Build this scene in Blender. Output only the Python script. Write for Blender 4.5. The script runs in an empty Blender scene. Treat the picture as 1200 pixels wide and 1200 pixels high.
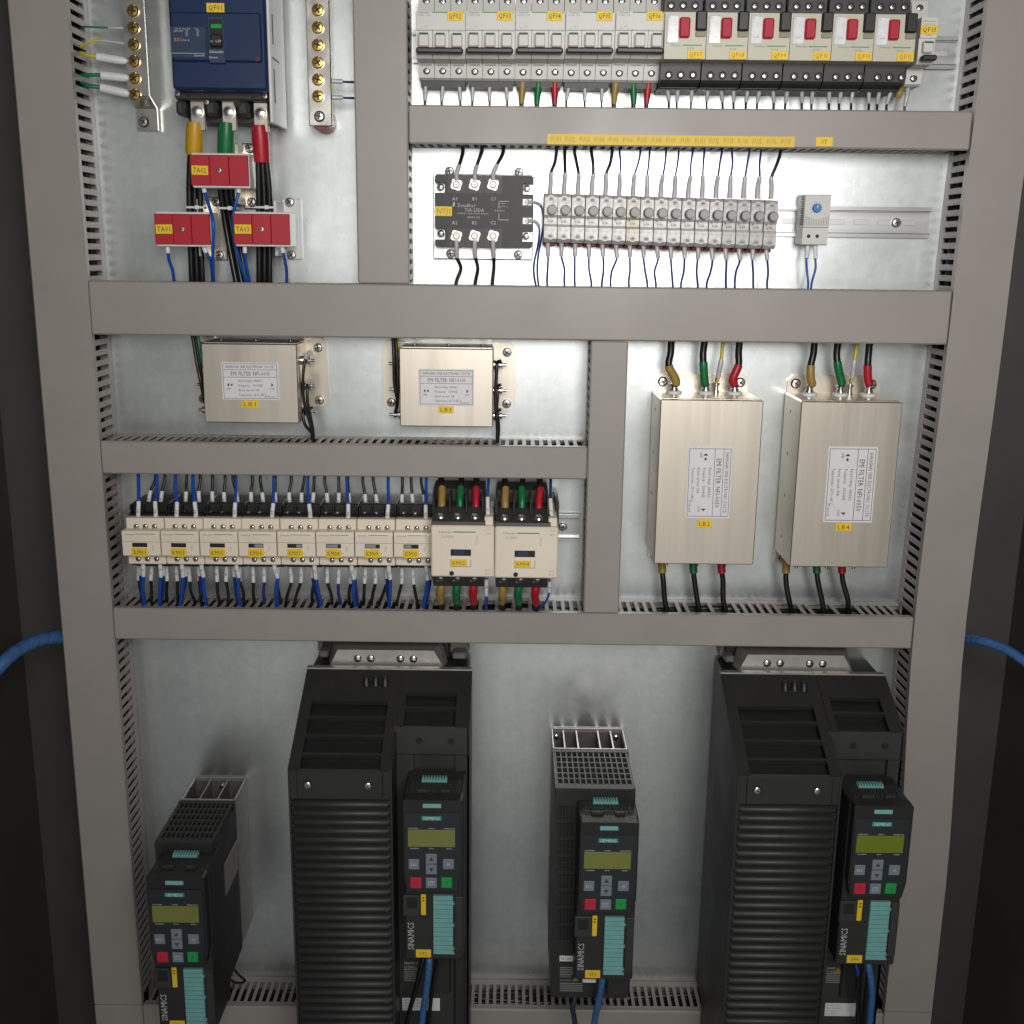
import bpy, math, random
from mathutils import Vector, Matrix
random.seed(7)
scene = bpy.context.scene
COL = scene.collection

# ---------------------------------------------------------------- camera
F_PX, PITCH, ROLL, CAM_Y = 1288.0, math.radians(13.25), 0.012, -1.345
CAM = Vector((0, CAM_Y, 0))
FW = Vector((0, math.cos(PITCH), -math.sin(PITCH)))
R0 = Vector((1, 0, 0)); U0 = Vector((0, math.sin(PITCH), math.cos(PITCH)))
RT = R0 * math.cos(ROLL) + U0 * math.sin(ROLL)
UP = U0 * math.cos(ROLL) - R0 * math.sin(ROLL)
cam_data = bpy.data.cameras.new("camera")
cam = bpy.data.objects.new("camera", cam_data)
COL.objects.link(cam)
cam_data.sensor_width = 36; cam_data.sensor_fit = 'HORIZONTAL'
cam_data.lens = 36 * F_PX / 1200
cam_data.clip_start = 0.05; cam_data.clip_end = 60
M = Matrix.Identity(4)
for i in range(3):
    M[i][0], M[i][1], M[i][2], M[i][3] = RT[i], UP[i], -FW[i], CAM[i]
cam.matrix_world = M
scene.camera = cam

# ---------------------------------------------------------------- light
world = bpy.data.worlds.new("World"); scene.world = world
world.use_nodes = True
bg = world.node_tree.nodes["Background"]
bg.inputs[0].default_value = (0.92, 0.96, 1.0, 1); bg.inputs[1].default_value = 0.075

def area(name, loc, target, sx, sy, power, col):
    d = bpy.data.lights.new(name, 'AREA'); d.shape = 'RECTANGLE'; d.size = sx; d.size_y = sy
    d.energy = power; d.color = col
    o = bpy.data.objects.new(name, d); COL.objects.link(o)
    o.location = loc
    o.rotation_euler = (Vector(target) - Vector(loc)).to_track_quat('-Z', 'Y').to_euler()
    return o
k_ = area("lamp_light", (0.20, -1.52, 0.25), (0.16, 0, 0.07), 0.60, 0.46, 6.9, (1.0, 0.975, 0.945))
k_.data.spread = math.radians(124)
area("reflection_fill_light", (0.12, -3.2, -0.80), (0.08, 0, -0.45), 2.6, 2.8, 11.0, (1.0, 0.975, 0.93))  # added unseen fill panel, brightens what the zinc panel and metal boxes reflect
scene.view_settings.view_transform = 'Standard'
scene.view_settings.look = 'None'
scene.view_settings.exposure = 0.0
scene.view_settings.gamma = 1.0

# ---------------------------------------------------------------- helpers
def at(u, v, y):
    """point of the place seen at photo pixel (u, v) that lies at depth y from the mounting panel"""
    d = FW * F_PX + RT * (u - 600) + UP * (600 - v)
    return CAM + d * ((y - CAM_Y) / d.y)
def span(u0, v0, u1, v1, y):
    um, vm = (u0 + u1) / 2, (v0 + v1) / 2
    za, zb = at(um, v1, y).z, at(um, v0, y).z
    return at(u0, vm, y).x, at(u1, vm, y).x, min(za, zb), max(za, zb)

MATS = {}
def mk(name, col, rough=0.5, metal=0.0, var=0.06, vs=25.0, bump=0.0, bs=900.0, rvar=0.0, coat=0.0, spec=0.5, stretch=None, trans=0.0):
    m = bpy.data.materials.new(name); m.use_nodes = True
    nt = m.node_tree; b = nt.nodes["Principled BSDF"]
    b.inputs["Roughness"].default_value = rough; b.inputs["Metallic"].default_value = metal
    b.inputs["Specular IOR Level"].default_value = spec
    b.inputs["Coat Weight"].default_value = coat
    b.inputs["Transmission Weight"].default_value = trans
    tc = nt.nodes.new("ShaderNodeTexCoord"); vec = tc.outputs["Object"]
    if stretch:
        mp = nt.nodes.new("ShaderNodeMapping"); mp.inputs["Scale"].default_value = stretch
        nt.links.new(vec, mp.inputs[0]); vec = mp.outputs[0]
    n = nt.nodes.new("ShaderNodeTexNoise"); n.inputs["Scale"].default_value = vs; n.inputs["Detail"].default_value = 6
    nt.links.new(vec, n.inputs["Vector"])
    mr = nt.nodes.new("ShaderNodeMapRange")
    mr.inputs[1].default_value = 0.25; mr.inputs[2].default_value = 0.75
    mr.inputs[3].default_value = 1 - var; mr.inputs[4].default_value = 1 + var
    nt.links.new(n.outputs[0], mr.inputs[0])
    mx = nt.nodes.new("ShaderNodeMix"); mx.data_type = 'RGBA'; mx.blend_type = 'MULTIPLY'; mx.inputs[0].default_value = 1
    mx.inputs[6].default_value = (*col, 1)
    nt.links.new(mr.outputs[0], mx.inputs[7]); nt.links.new(mx.outputs[2], b.inputs["Base Color"])
    if rvar:
        r2 = nt.nodes.new("ShaderNodeMapRange"); r2.inputs[1].default_value = 0.3; r2.inputs[2].default_value = 0.7
        r2.inputs[3].default_value = rough - rvar; r2.inputs[4].default_value = rough + rvar
        n2 = nt.nodes.new("ShaderNodeTexNoise"); n2.inputs["Scale"].default_value = vs * 0.6; n2.inputs["Detail"].default_value = 8
        nt.links.new(vec, n2.inputs["Vector"]); nt.links.new(n2.outputs[0], r2.inputs[0]); nt.links.new(r2.outputs[0], b.inputs["Roughness"])
    if bump:
        n3 = nt.nodes.new("ShaderNodeTexNoise"); n3.inputs["Scale"].default_value = bs; n3.inputs["Detail"].default_value = 3
        nt.links.new(vec, n3.inputs["Vector"])
        bp = nt.nodes.new("ShaderNodeBump"); bp.inputs["Strength"].default_value = bump; bp.inputs["Distance"].default_value = 0.0006
        nt.links.new(n3.outputs[0], bp.inputs["Height"]); nt.links.new(bp.outputs[0], b.inputs["Normal"])
    MATS[name] = m
    return m
duct_m = mk("duct_pvc", (0.350, 0.320, 0.294), 0.42, var=0.05, vs=14, bump=0.12, bs=1400, rvar=0.06)
zinc_m = mk("galvanised_zinc", (0.70, 0.735, 0.73), 0.34, 0.93, var=0.02, vs=10, bump=0.05, bs=260, rvar=0.07)
def spangle():
    """large soft clouds, fine rolled streaks and pale oxide smears of galvanised sheet"""
    m = zinc_m; nt = m.node_tree; b = nt.nodes["Principled BSDF"]
    L = nt.links.new; N = nt.nodes.new
    tc = N("ShaderNodeTexCoord"); src = b.inputs["Base Color"].links[0].from_socket
    def noise(scale, det, stretch):
        mp = N("ShaderNodeMapping"); mp.inputs["Scale"].default_value = stretch; L(tc.outputs["Object"], mp.inputs[0])
        n = N("ShaderNodeTexNoise"); n.inputs["Scale"].default_value = scale; n.inputs["Detail"].default_value = det; n.inputs["Roughness"].default_value = 0.6; L(mp.outputs[0], n.inputs["Vector"]); return n.outputs[0]
    def rng(s_, a, c, lo, hi):
        r = N("ShaderNodeMapRange"); r.inputs[1].default_value = a; r.inputs[2].default_value = c; r.inputs[3].default_value = lo; r.inputs[4].default_value = hi; L(s_, r.inputs[0]); return r.outputs[0]
    def mul(col, f):
        x = N("ShaderNodeMix"); x.data_type = 'RGBA'; x.blend_type = 'MULTIPLY'; x.inputs[0].default_value = 1; L(col, x.inputs[6]); L(f, x.inputs[7]); return x.outputs[2]
    vo = N("ShaderNodeTexVoronoi"); vo.inputs["Scale"].default_value = 110; L(tc.outputs["Object"], vo.inputs["Vector"])
    sp = N("ShaderNodeSeparateColor"); L(vo.outputs["Color"], sp.inputs[0])
    c = mul(src, rng(sp.outputs[0], 0, 1, 0.955, 1.03))
    c = mul(c, rng(noise(4.0, 5, (1, 1, 0.6)), .3, .75, .955, 1.03))
    c = mul(c, rng(noise(60, 4, (1, 1, .05)), .35, .65, .965, 1.025))
    L(c, b.inputs["Base Color"])
    sm = rng(noise(7.5, 8, (1.0, 1, 1.6)), .56, .72, 0, 1)
    rr = N("ShaderNodeMath"); rr.operation = 'MULTIPLY_ADD'; L(sm, rr.inputs[0]); rr.inputs[1].default_value = 0.05
    L(b.inputs["Roughness"].links[0].from_socket, rr.inputs[2]); L(rr.outputs[0], b.inputs["Roughness"])
    # one pale oxide smear above the middle drive, with its own ragged outline
    p = at(700, 815, 0); vm = N("ShaderNodeVectorMath"); vm.operation = 'DISTANCE'; L(tc.outputs["Object"], vm.inputs[0]); vm.inputs[1].default_value = p
    near = rng(vm.outputs["Value"], .03, .14, 1, 0)
    rag = rng(noise(14, 9, (1, 1, .8)), .47, .66, 0, 1)
    pm = N("ShaderNodeMath"); pm.operation = 'MULTIPLY'; L(near, pm.inputs[0]); L(rag, pm.inputs[1])
    mx = N("ShaderNodeMix"); mx.data_type = 'RGBA'; L(pm.outputs[0], mx.inputs[0]); L(c, mx.inputs[6]); mx.inputs[7].default_value = (.86, .87, .85, 1); L(mx.outputs[2], b.inputs["Base Color"])
    r3 = N("ShaderNodeMath"); r3.operation = 'MULTIPLY_ADD'; L(pm.outputs[0], r3.inputs[0]); r3.inputs[1].default_value = 0.16; L(rr.outputs[0], r3.inputs[2]); L(r3.outputs[0], b.inputs["Roughness"])
    mt = N("ShaderNodeMath"); mt.operation = 'MULTIPLY_ADD'; L(sm, mt.inputs[0]); mt.inputs[1].default_value = -0.05; mt.inputs[2].default_value = 0.93; L(mt.outputs[0], b.inputs["Metallic"])
spangle()
cab_m = mk("cabinet_paint", (0.062, 0.059, 0.055), 0.6, var=0.12, vs=9, bump=0.3, bs=900)
nick_m = mk("nickel_sheet", (0.72, 0.655, 0.56), 0.35, 0.95, var=0.035, vs=14, bump=0.04, bs=300, rvar=0.05, stretch=(9, 1, .5))
nickside_m = nick_m
bar_m = mk("plated_bar", (0.82, 0.79, 0.72), 0.27, 1.0, var=0.05, vs=60, rvar=0.06)
steel_m = mk("bright_steel", (0.72, 0.71, 0.69), 0.25, 1.0, var=0.08, vs=150, rvar=0.08)
dsteel_m = mk("dull_steel", (0.42, 0.41, 0.40), 0.35, 0.9, var=0.1, vs=90)
alu_m = mk("cast_aluminium", (0.55, 0.53, 0.50), 0.45, 0.85, var=0.14, vs=60, bump=0.15, bs=500)
brass_m = mk("brass", (0.70, 0.50, 0.16), 0.25, 1.0, var=0.1, vs=150, rvar=0.08)
slot_m = mk("dark_recess", (0.012, 0.012, 0.012), 0.6, var=0.1)
black_m = mk("black_plastic", (0.017, 0.017, 0.017), 0.42, var=0.15, vs=40, bump=0.15, bs=1500)
char_m = mk("charcoal_plastic", (0.037, 0.038, 0.037), 0.45, var=0.12, vs=30, bump=0.2, bs=1500)
drive_m = mk("drive_plastic", (0.026, 0.0265, 0.026), 0.44, var=0.15, vs=22, bump=0.25, bs=1300, rvar=0.06)
panel_m = mk("keypad_film", (0.022, 0.025, 0.028), 0.38, var=0.08, vs=40)
ssr_m = mk("relay_plastic", (0.030, 0.030, 0.031), 0.5, var=0.12, vs=60, bump=0.15, bs=1500)
blue_m = mk("breaker_blue", (0.008, 0.026, 0.085), 0.38, var=0.1, vs=30, bump=0.1, bs=1400)
blue2_m = mk("breaker_plate_blue", (0.030, 0.052, 0.105), 0.4, var=0.1, vs=30)
grey_m = mk("breaker_grey", (0.67, 0.66, 0.62), 0.42, var=0.04, vs=40, bump=0.06, bs=1500)
grey2_m = mk("breaker_window", (0.43, 0.43, 0.42), 0.4, var=0.04, vs=40)
white_m = mk("white_plastic", (0.78, 0.78, 0.77), 0.4, var=0.04, vs=40)
cream_m = mk("cream_plastic", (0.87, 0.77, 0.63), 0.42, var=0.04, vs=30, bump=0.06, bs=1400)
cream2_m = mk("beige_plastic", (0.58, 0.55, 0.44), 0.42, var=0.04, vs=30, bump=0.06, bs=1400)
olive_m = mk("dull_beige", (0.30, 0.27, 0.20), 0.5, var=0.05)
clear_m = mk("clear_cover", (0.86, 0.87, 0.87), 0.12, var=0.12, vs=120, coat=0.6, rvar=0.05)
red_m = mk("red_plastic", (0.46, 0.018, 0.03), 0.42, var=0.07, vs=40, bump=0.08, bs=1400)
btnred_m = mk("button_red", (0.47, 0.010, 0.035), 0.55, var=0.06, vs=60)
label_m = mk("yellow_label", (0.92, 0.63, 0.025), 0.5, var=0.05, vs=60)
paleyel_m = mk("label_strip", (0.82, 0.58, 0.05), 0.5, var=0.05, vs=40)
paper_m = mk("white_label", (0.80, 0.79, 0.80), 0.4, var=0.03, vs=60)
ink_m = mk("black_ink", (0.05, 0.045, 0.04), 0.6, var=0.1)
tagink_m = mk("tag_ink", (0.22, 0.11, 0.02), 0.6, var=0.1)
fadeink_m = mk("faded_ink", (0.50, 0.32, 0.05), 0.6, var=0.1)
greyink_m = mk("grey_ink", (0.30, 0.30, 0.30), 0.6, var=0.1)
palink_m = mk("pale_ink", (0.62, 0.62, 0.60), 0.6, var=0.1)
grnink_m = mk("green_ink", (0.05, 0.30, 0.11), 0.55, var=0.1)
orink_m = mk("orange_ink", (0.75, 0.38, 0.02), 0.55, var=0.1)
blk_m = mk("black_cable", (0.009, 0.009, 0.009), 0.33, var=0.15, vs=40)
bluew_m = mk("blue_wire", (0.012, 0.085, 0.41), 0.36, var=0.1, vs=60)
navy_m = mk("navy_wire", (0.012, 0.030, 0.18), 0.4, var=0.1, vs=60)
grnw_m = mk("green_wire", (0.01, 0.20, 0.10), 0.4, var=0.1)
yelw_m = mk("yellow_wire", (0.62, 0.52, 0.04), 0.4, var=0.1)
slv_m = mk("clear_sleeve", (0.52, 0.51, 0.52), 0.3, var=0.12, vs=150, coat=0.3)
wslv_m = mk("white_sleeve", (0.80, 0.80, 0.80), 0.45, var=0.06, vs=100)
hyel_m = mk("yellow_shrink", (0.60, 0.34, 0.012), 0.4, var=0.1, vs=60, bump=0.2, bs=300)
hbrn_m = mk("ochre_shrink", (0.36, 0.235, 0.055), 0.4, var=0.15, vs=90, bump=0.2, bs=300)
hgrn_m = mk("green_shrink", (0.005, 0.165, 0.045), 0.38, var=0.1, vs=60, bump=0.2, bs=300)
hred_m = mk("red_shrink", (0.46, 0.012, 0.028), 0.38, var=0.1, vs=60, bump=0.2, bs=300)
spiral_m = mk("blue_spiral_wrap", (0.055, 0.155, 0.38), 0.42, var=0.15, vs=70)
teal_m = mk("teal_terminal", (0.20, 0.47, 0.45), 0.45, var=0.08, vs=80)
sieg_m = mk("teal_badge", (0.02, 0.30, 0.27), 0.45, var=0.05)
lcd_m = mk("lcd_glass", (0.21, 0.225, 0.055), 0.3, var=0.05, vs=30)
lcd2_m = mk("lcd_lit_glass", (0.17, 0.22, 0.012), 0.3, var=0.05, vs=30)
keyg_m = mk("grey_key", (0.20, 0.24, 0.28), 0.45, var=0.05)
keyr_m = mk("red_key", (0.62, 0.02, 0.06), 0.4, var=0.05)
keyn_m = mk("green_key", (0.01, 0.36, 0.075), 0.4, var=0.05)
flag_m = mk("green_flag", (0.01, 0.33, 0.06), 0.4, var=0.05)
knob_m = mk("blue_knob", (0.03, 0.20, 0.52), 0.4, var=0.05)
fuse_m = mk("fuse_body", (0.54, 0.525, 0.51), 0.33, var=0.30, vs=260, coat=0.15, rvar=0.1)
fuseyel_m = mk("fuse_body_yellowed", (0.50, 0.46, 0.33), 0.33, var=0.30, vs=260, coat=0.15, rvar=0.1)
tin_m = mk("tinned_terminal", (0.62, 0.60, 0.56), 0.42, 0.6, var=0.12, vs=200)
fusecap_m = mk("fuse_cap_metal", (0.20, 0.195, 0.19), 0.45, 0.4, var=0.15, vs=120)
fuseface_m = mk("fuse_cap_face", (0.36, 0.355, 0.35), 0.5, 0.1, var=0.08, vs=120)
fusebase_m = mk("fuse_base_red", (0.30, 0.045, 0.04), 0.5, var=0.1)
rail_m = mk("rail_steel", (0.56, 0.565, 0.56), 0.33, 0.9, var=0.05, vs=20, rvar=0.05, stretch=(.3, 1, 6))
hsink_m = mk("shade_dark_sink_metal", (0.20, 0.195, 0.19), 0.5, 0.55, var=0.15, vs=50)  # colour holds the shade between the fins; the lugs share this tone
sidegrey_m = mk("side_sticker", (0.33, 0.325, 0.30), 0.5, var=0.08, vs=40)

# ---- glyphs of the built-in font, made once
GLY = {}
def make_glyphs():
    chars = "".join(sorted(set("ABCDEFGHIJKLMNOPQRSTUVWXYZabcdefghijklmnopqrstuvwxyz0123456789.,:-/~+|°&<>!")))
    obs = []
    for ch in chars:
        c = bpy.data.curves.new("glyph", 'FONT'); c.body = ch; c.resolution_u = 1; c.size = 1; c.offset = 0.0
        o = bpy.data.objects.new("glyph", c); COL.objects.link(o); obs.append((ch, o))
    dg = bpy.context.evaluated_depsgraph_get(); dg.update()
    caph = 0.73
    for ch, o in obs:
        me = bpy.data.meshes.new_from_object(o.evaluated_get(dg))
        vs = [(p.co.x, p.co.y) for p in me.vertices]; fs = [tuple(p.vertices) for p in me.polygons]
        GLY[ch] = [vs, fs, (max(x for x, _ in vs) if vs else 0.3) + 0.07]
        if ch == 'H': caph = max(y for _, y in vs)
        bpy.data.meshes.remove(me)
    for ch, o in obs:
        c = o.data; bpy.data.objects.remove(o); bpy.data.curves.remove(c)
    for g in GLY.values():
        g[0] = [(x / caph, y / caph) for x, y in g[0]]; g[2] /= caph
make_glyphs()

class MB:
    def __init__(s): s.v = []; s.f = []; s.m = []; s.mi = 0
    def add(s, vs, fs):
        n = len(s.v); s.v += [tuple(p) for p in vs]
        for f in fs: s.f.append(tuple(i + n for i in f)); s.m.append(s.mi)
    def box(s, x0, x1, y0, y1, z0, z1, c=0.0):
        if x0 > x1: x0, x1 = x1, x0
        if y0 > y1: y0, y1 = y1, y0
        if z0 > z1: z0, z1 = z1, z0
        c = min(c, (x1-x0)*0.45, (y1-y0)*0.45, (z1-z0)*0.45)
        if c <= 0:
            vs = [(x, y, z) for x in (x0, x1) for y in (y0, y1) for z in (z0, z1)]
            s.add(vs, [(0,1,3,2),(4,6,7,5),(0,4,5,1),(2,3,7,6),(0,2,6,4),(1,5,7,3)]); return
        ctr = ((x0+x1)/2, (y0+y1)/2, (z0+z1)/2); h = ((x1-x0)/2, (y1-y0)/2, (z1-z0)/2)
        idx = {}; vs = []
        for sx in (-1, 1):
            for sy in (-1, 1):
                for sz in (-1, 1):
                    sg = (sx, sy, sz)
                    for a in range(3):
                        idx[sg, a] = len(vs)
                        vs.append(tuple(ctr[k] + sg[k] * (h[k] if k == a else h[k] - c) for k in range(3)))
        fs = []
        for a in range(3):
            b, d = (a+1) % 3, (a+2) % 3
            for sa in (-1, 1):
                q = []
                for sb, sd in ((-1,-1),(1,-1),(1,1),(-1,1)):
                    g = [0,0,0]; g[a] = sa; g[b] = sb; g[d] = sd; q.append(idx[tuple(g), a])
                fs.append(tuple(q if sa > 0 else q[::-1]))
            for sb in (-1, 1):
                for sd in (-1, 1):
                    g0 = [0,0,0]; g1 = [0,0,0]
                    g0[a] = -1; g1[a] = 1
                    for g in (g0, g1): g[b] = sb; g[d] = sd
                    q = [idx[tuple(g0), b], idx[tuple(g1), b], idx[tuple(g1), d], idx[tuple(g0), d]]
                    fs.append(tuple(q if sb*sd > 0 else q[::-1]))
        for sg in [(x,y,z) for x in (-1,1) for y in (-1,1) for z in (-1,1)]:
            q = [idx[sg,0], idx[sg,1], idx[sg,2]]
            fs.append(tuple(q if sg[0]*sg[1]*sg[2] > 0 else q[::-1]))
        s.add(vs, fs)
    def hexa(s, front, back):
        """front / back: four points each, counter-clockwise seen from the camera (bl, br, tr, tl)"""
        s.add(list(front) + list(back), [(0,1,2,3),(7,6,5,4),(0,4,5,1),(1,5,6,2),(2,6,7,3),(3,7,4,0)])
    def quad(s, a, b, c, d): s.add([a,b,c,d], [(0,1,2,3)])
    def cyl(s, p0, p1, r0, r1=None, n=14, cap=True):
        r1 = r0 if r1 is None else r1
        p0, p1 = Vector(p0), Vector(p1); ax = (p1-p0).normalized()
        a = ax.orthogonal().normalized(); b = ax.cross(a)
        vs = []
        for p, r in ((p0, r0), (p1, r1)):
            for i in range(n):
                t = 2*math.pi*i/n; vs.append(p + a*(r*math.cos(t)) + b*(r*math.sin(t)))
        fs = [(i, (i+1)%n, n+(i+1)%n, n+i) for i in range(n)]
        if cap: fs += [tuple(range(n))[::-1], tuple(range(n, 2*n))]
        s.add(vs, fs)
    def lathe(s, c, prof, n=16, axis=(0,-1,0)):
        """profile [(radius, height)] turned about an axis through c"""
        c = Vector(c); ax = Vector(axis).normalized(); a = ax.orthogonal().normalized(); b = ax.cross(a)
        vs = []
        for r, h in prof:
            for i in range(n):
                t = 2*math.pi*i/n; vs.append(c + ax*h + a*(r*math.cos(t)) + b*(r*math.sin(t)))
        fs = [(k*n+i, k*n+(i+1)%n, (k+1)*n+(i+1)%n, (k+1)*n+i) for k in range(len(prof)-1) for i in range(n)]
        fs += [tuple(range(n))[::-1], tuple(range((len(prof)-1)*n, len(prof)*n))]
        s.add(vs, fs)
    def tube(s, pts, r, n=7, sub=4):
        P = curve_pts(pts, sub); m = len(P)
        rr = r if callable(r) else (lambda t: r)
        up = None; vs = []
        for i, p in enumerate(P):
            d = (P[min(i+1, m-1)] - P[max(i-1, 0)]).normalized()
            up = d.orthogonal().normalized() if up is None else (up - d*up.dot(d)).normalized()
            w = d.cross(up); q = rr(i/(m-1))
            for k in range(n):
                t = 2*math.pi*k/n; vs.append(p + up*(q*math.cos(t)) + w*(q*math.sin(t)))
        fs = [(i*n+k, i*n+(k+1)%n, (i+1)*n+(k+1)%n, (i+1)*n+k) for i in range(m-1) for k in range(n)]
        fs += [tuple(range(n))[::-1], tuple(range((m-1)*n, m*n))]
        s.add(vs, fs)
    def prism_x(s, prof, x0, x1):
        """polygon of (y, z) points swept along x"""
        n = len(prof)
        s.add([(x0, y, z) for y, z in prof] + [(x1, y, z) for y, z in prof],
              [(i, (i+1)%n, n+(i+1)%n, n+i) for i in range(n)] + [tuple(range(n))[::-1], tuple(range(n, 2*n))])
    def prism_y(s, prof, y0, y1):
        n = len(prof)
        s.add([(x, y0, z) for x, z in prof] + [(x, y1, z) for x, z in prof],
              [(i, (i+1)%n, n+(i+1)%n, n+i) for i in range(n)] + [tuple(range(n))[::-1], tuple(range(n, 2*n))])
    def turn(s, cx, cz, a):
        c, q = math.cos(a), math.sin(a)
        s.v = [(cx+(x-cx)*c-(z-cz)*q, y, cz+(x-cx)*q+(z-cz)*c) for x, y, z in s.v]
    def text(s, t, x, z, y, h, al='c', rot=0.0, w=None):
        pos = 0; items = []
        for ch in t:
            if ch == ' ' or ch not in GLY: pos += 0.55; continue
            items.append((ch, pos)); pos += GLY[ch][2]
        if pos <= 0: return
        sx = h if w is None else w / pos
        off = {'c': -pos/2, 'l': 0, 'r': -pos}[al]
        cr, sr = math.cos(rot), math.sin(rot)
        for ch, p in items:
            vs = []
            for gx, gy in GLY[ch][0]:
                a = (gx + p + off) * sx; b = (gy - 0.5) * h
                vs.append((x + a*cr - b*sr, y, z + a*sr + b*cr))
            s.add(vs, GLY[ch][1])
    def mesh(s, name, mats, org=(0,0,0), smooth=0):
        me = bpy.data.meshes.new(name)
        ox, oy, oz = org
        me.from_pydata([(x-ox, y-oy, z-oz) for x, y, z in s.v], [], s.f)
        for m in (mats if isinstance(mats, (list, tuple)) else [mats]): me.materials.append(m)
        if any(s.m): me.polygons.foreach_set("material_index", s.m)
        if smooth:
            me.polygons.foreach_set("use_smooth", [True]*len(s.f))
            me.set_sharp_from_angle(angle=math.radians(smooth))
        me.update()
        return me

def curve_pts(pts, sub):
    """Catmull-Rom points through pts"""
    pts = [Vector(p) for p in pts]
    if len(pts) == 2 or sub <= 1: return pts
    out = []
    for i in range(len(pts)-1):
        p0 = pts[max(i-1,0)]; p1 = pts[i]; p2 = pts[i+1]; p3 = pts[min(i+2, len(pts)-1)]
        for k in range(sub):
            t = k/sub
            out.append(0.5*((2*p1) + (p2-p0)*t + (2*p0-5*p1+4*p2-p3)*t*t + (3*p1-p0-3*p2+p3)*t**3))
    out.append(pts[-1])
    return out

def thing(name, label, cat, loc=(0,0,0), group=None):
    o = bpy.data.objects.new(name, None); COL.objects.link(o); o.location = loc
    o.empty_display_size = 0.02
    o["label"] = label; o["category"] = cat
    if group: o["group"] = group
    return o
def root_of(o):
    while o.parent: o = o.parent
    return o
def part(name, mb, mats, parent, smooth=0, label=None, kind=None):
    r = root_of(parent).location
    o = bpy.data.objects.new(name, mb.mesh(name, mats, r, smooth)); COL.objects.link(o); o.parent = parent
    if label: o["label"] = label
    if kind: o["kind"] = kind
    return o
def inst(name, me, parent, loc):
    """a part sharing mesh data, at world position loc"""
    o = bpy.data.objects.new(name, me); COL.objects.link(o); o.parent = parent
    o.location = Vector(loc) - root_of(parent).location
    return o
def solo(name, mb, mats, label, cat, group=None, smooth=0, org=(0,0,0)):
    o = bpy.data.objects.new(name, mb.mesh(name, mats, org, smooth)); COL.objects.link(o); o.location = org
    o["label"] = label; o["category"] = cat
    if group: o["group"] = group
    return o
def copy_tree(root, loc, label=None):
    r = root.copy(); COL.objects.link(r); r.location = loc
    if label: r["label"] = label
    for ch in list(root.children):
        c = ch.copy(); COL.objects.link(c); c.parent = r
        for g in list(ch.children):
            d = g.copy(); COL.objects.link(d); d.parent = c
    return r

# ---- shared small meshes, all facing the camera (-y), origin on the seating face
def screw_mesh(name, r, h, mats, cross=True, hole=None, n=14, angle=0.6):
    b = MB()
    b.lathe((0,0,0), [(r, 0), (r, h*0.55), (r*0.82, h*0.9), (r*0.45, h)], n)
    b.mi = 1
    for k in range(2 if cross else 1):
        a = angle + k*math.pi/2; dx, dz = math.cos(a), math.sin(a); w = r*0.13; L = r*0.62
        px, pz = -dz*w, dx*w
        y = -h*1.02
        vs = [(dx*L+px, y, dz*L+pz), (-dx*L+px, y, -dz*L+pz), (-dx*L-px, y, -dz*L-pz), (dx*L-px, y, dz*L-pz)]
        y2 = -h*0.5
        b.add(vs + [(x, y2, z) for x, _, z in vs], [(0,1,2,3),(0,4,5,1),(1,5,6,2),(2,6,7,3),(3,7,4,0)])
    if hole:
        b.lathe((0,0,0), [(hole, -0.0008), (hole, 0.0003)], n)
    return b.mesh(name, mats, smooth=35)
SCREWS = {}
def screw(kind, parent, loc, name="screw"):
    key = (kind, random.randrange(4))
    if key not in SCREWS:
        a = 0.2 + key[1]*0.37
        SCREWS[key] = {
            'term':  lambda: screw_mesh("screw", .0031, .0012, [steel_m, slot_m], True, .0040, angle=a),
            'small': lambda: screw_mesh("screw", .0024, .0010, [steel_m, slot_m], True, .0030, angle=a),
            'deep':  lambda: screw_mesh("screw", .0029, .0010, [steel_m, slot_m], True, .0043, angle=a),
            'brass': lambda: screw_mesh("screw", .0066, .0034, [brass_m, slot_m], True, angle=a),
            'bolt':  lambda: screw_mesh("bolt", .0052, .0030, [steel_m, slot_m], True, .0062, angle=a),
            'dome':  lambda: screw_mesh("bolt", .0054, .0046, [dsteel_m, slot_m], True, angle=a),
            'tiny':  lambda: screw_mesh("screw", .0030, .0016, [steel_m, slot_m], True, angle=a),
            'cover': lambda: screw_mesh("screw", .0042, .0016, [steel_m, slot_m], True, .0056, angle=a),
        }[kind]()
    return inst(name, SCREWS[key], parent, loc)

def tag(parent, u0, v0, u1, v1, y, txt, ink=None, mat=None, name="tag", th=0.0009):
    """yellow printed marker lying on a face at depth y"""
    x0, x1, z0, z1 = span(u0, v0, u1, v1, y)
    ang = random.uniform(-.022, .022)
    b = MB(); b.box(x0, x1, y-th, y+0.0003, z0, z1, 0.0003); b.turn((x0+x1)/2, (z0+z1)/2, ang)
    t = part(name, b, mat or label_m, parent)
    if txt:
        m = MB(); m.text(txt, (x0+x1)/2, (z0+z1)/2, y-th-0.0002, (z1-z0)*0.54, w=(x1-x0)*0.80); m.turn((x0+x1)/2, (z0+z1)/2, ang)
        part("lettering", m, ink or tagink_m, t)
    return t

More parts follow.
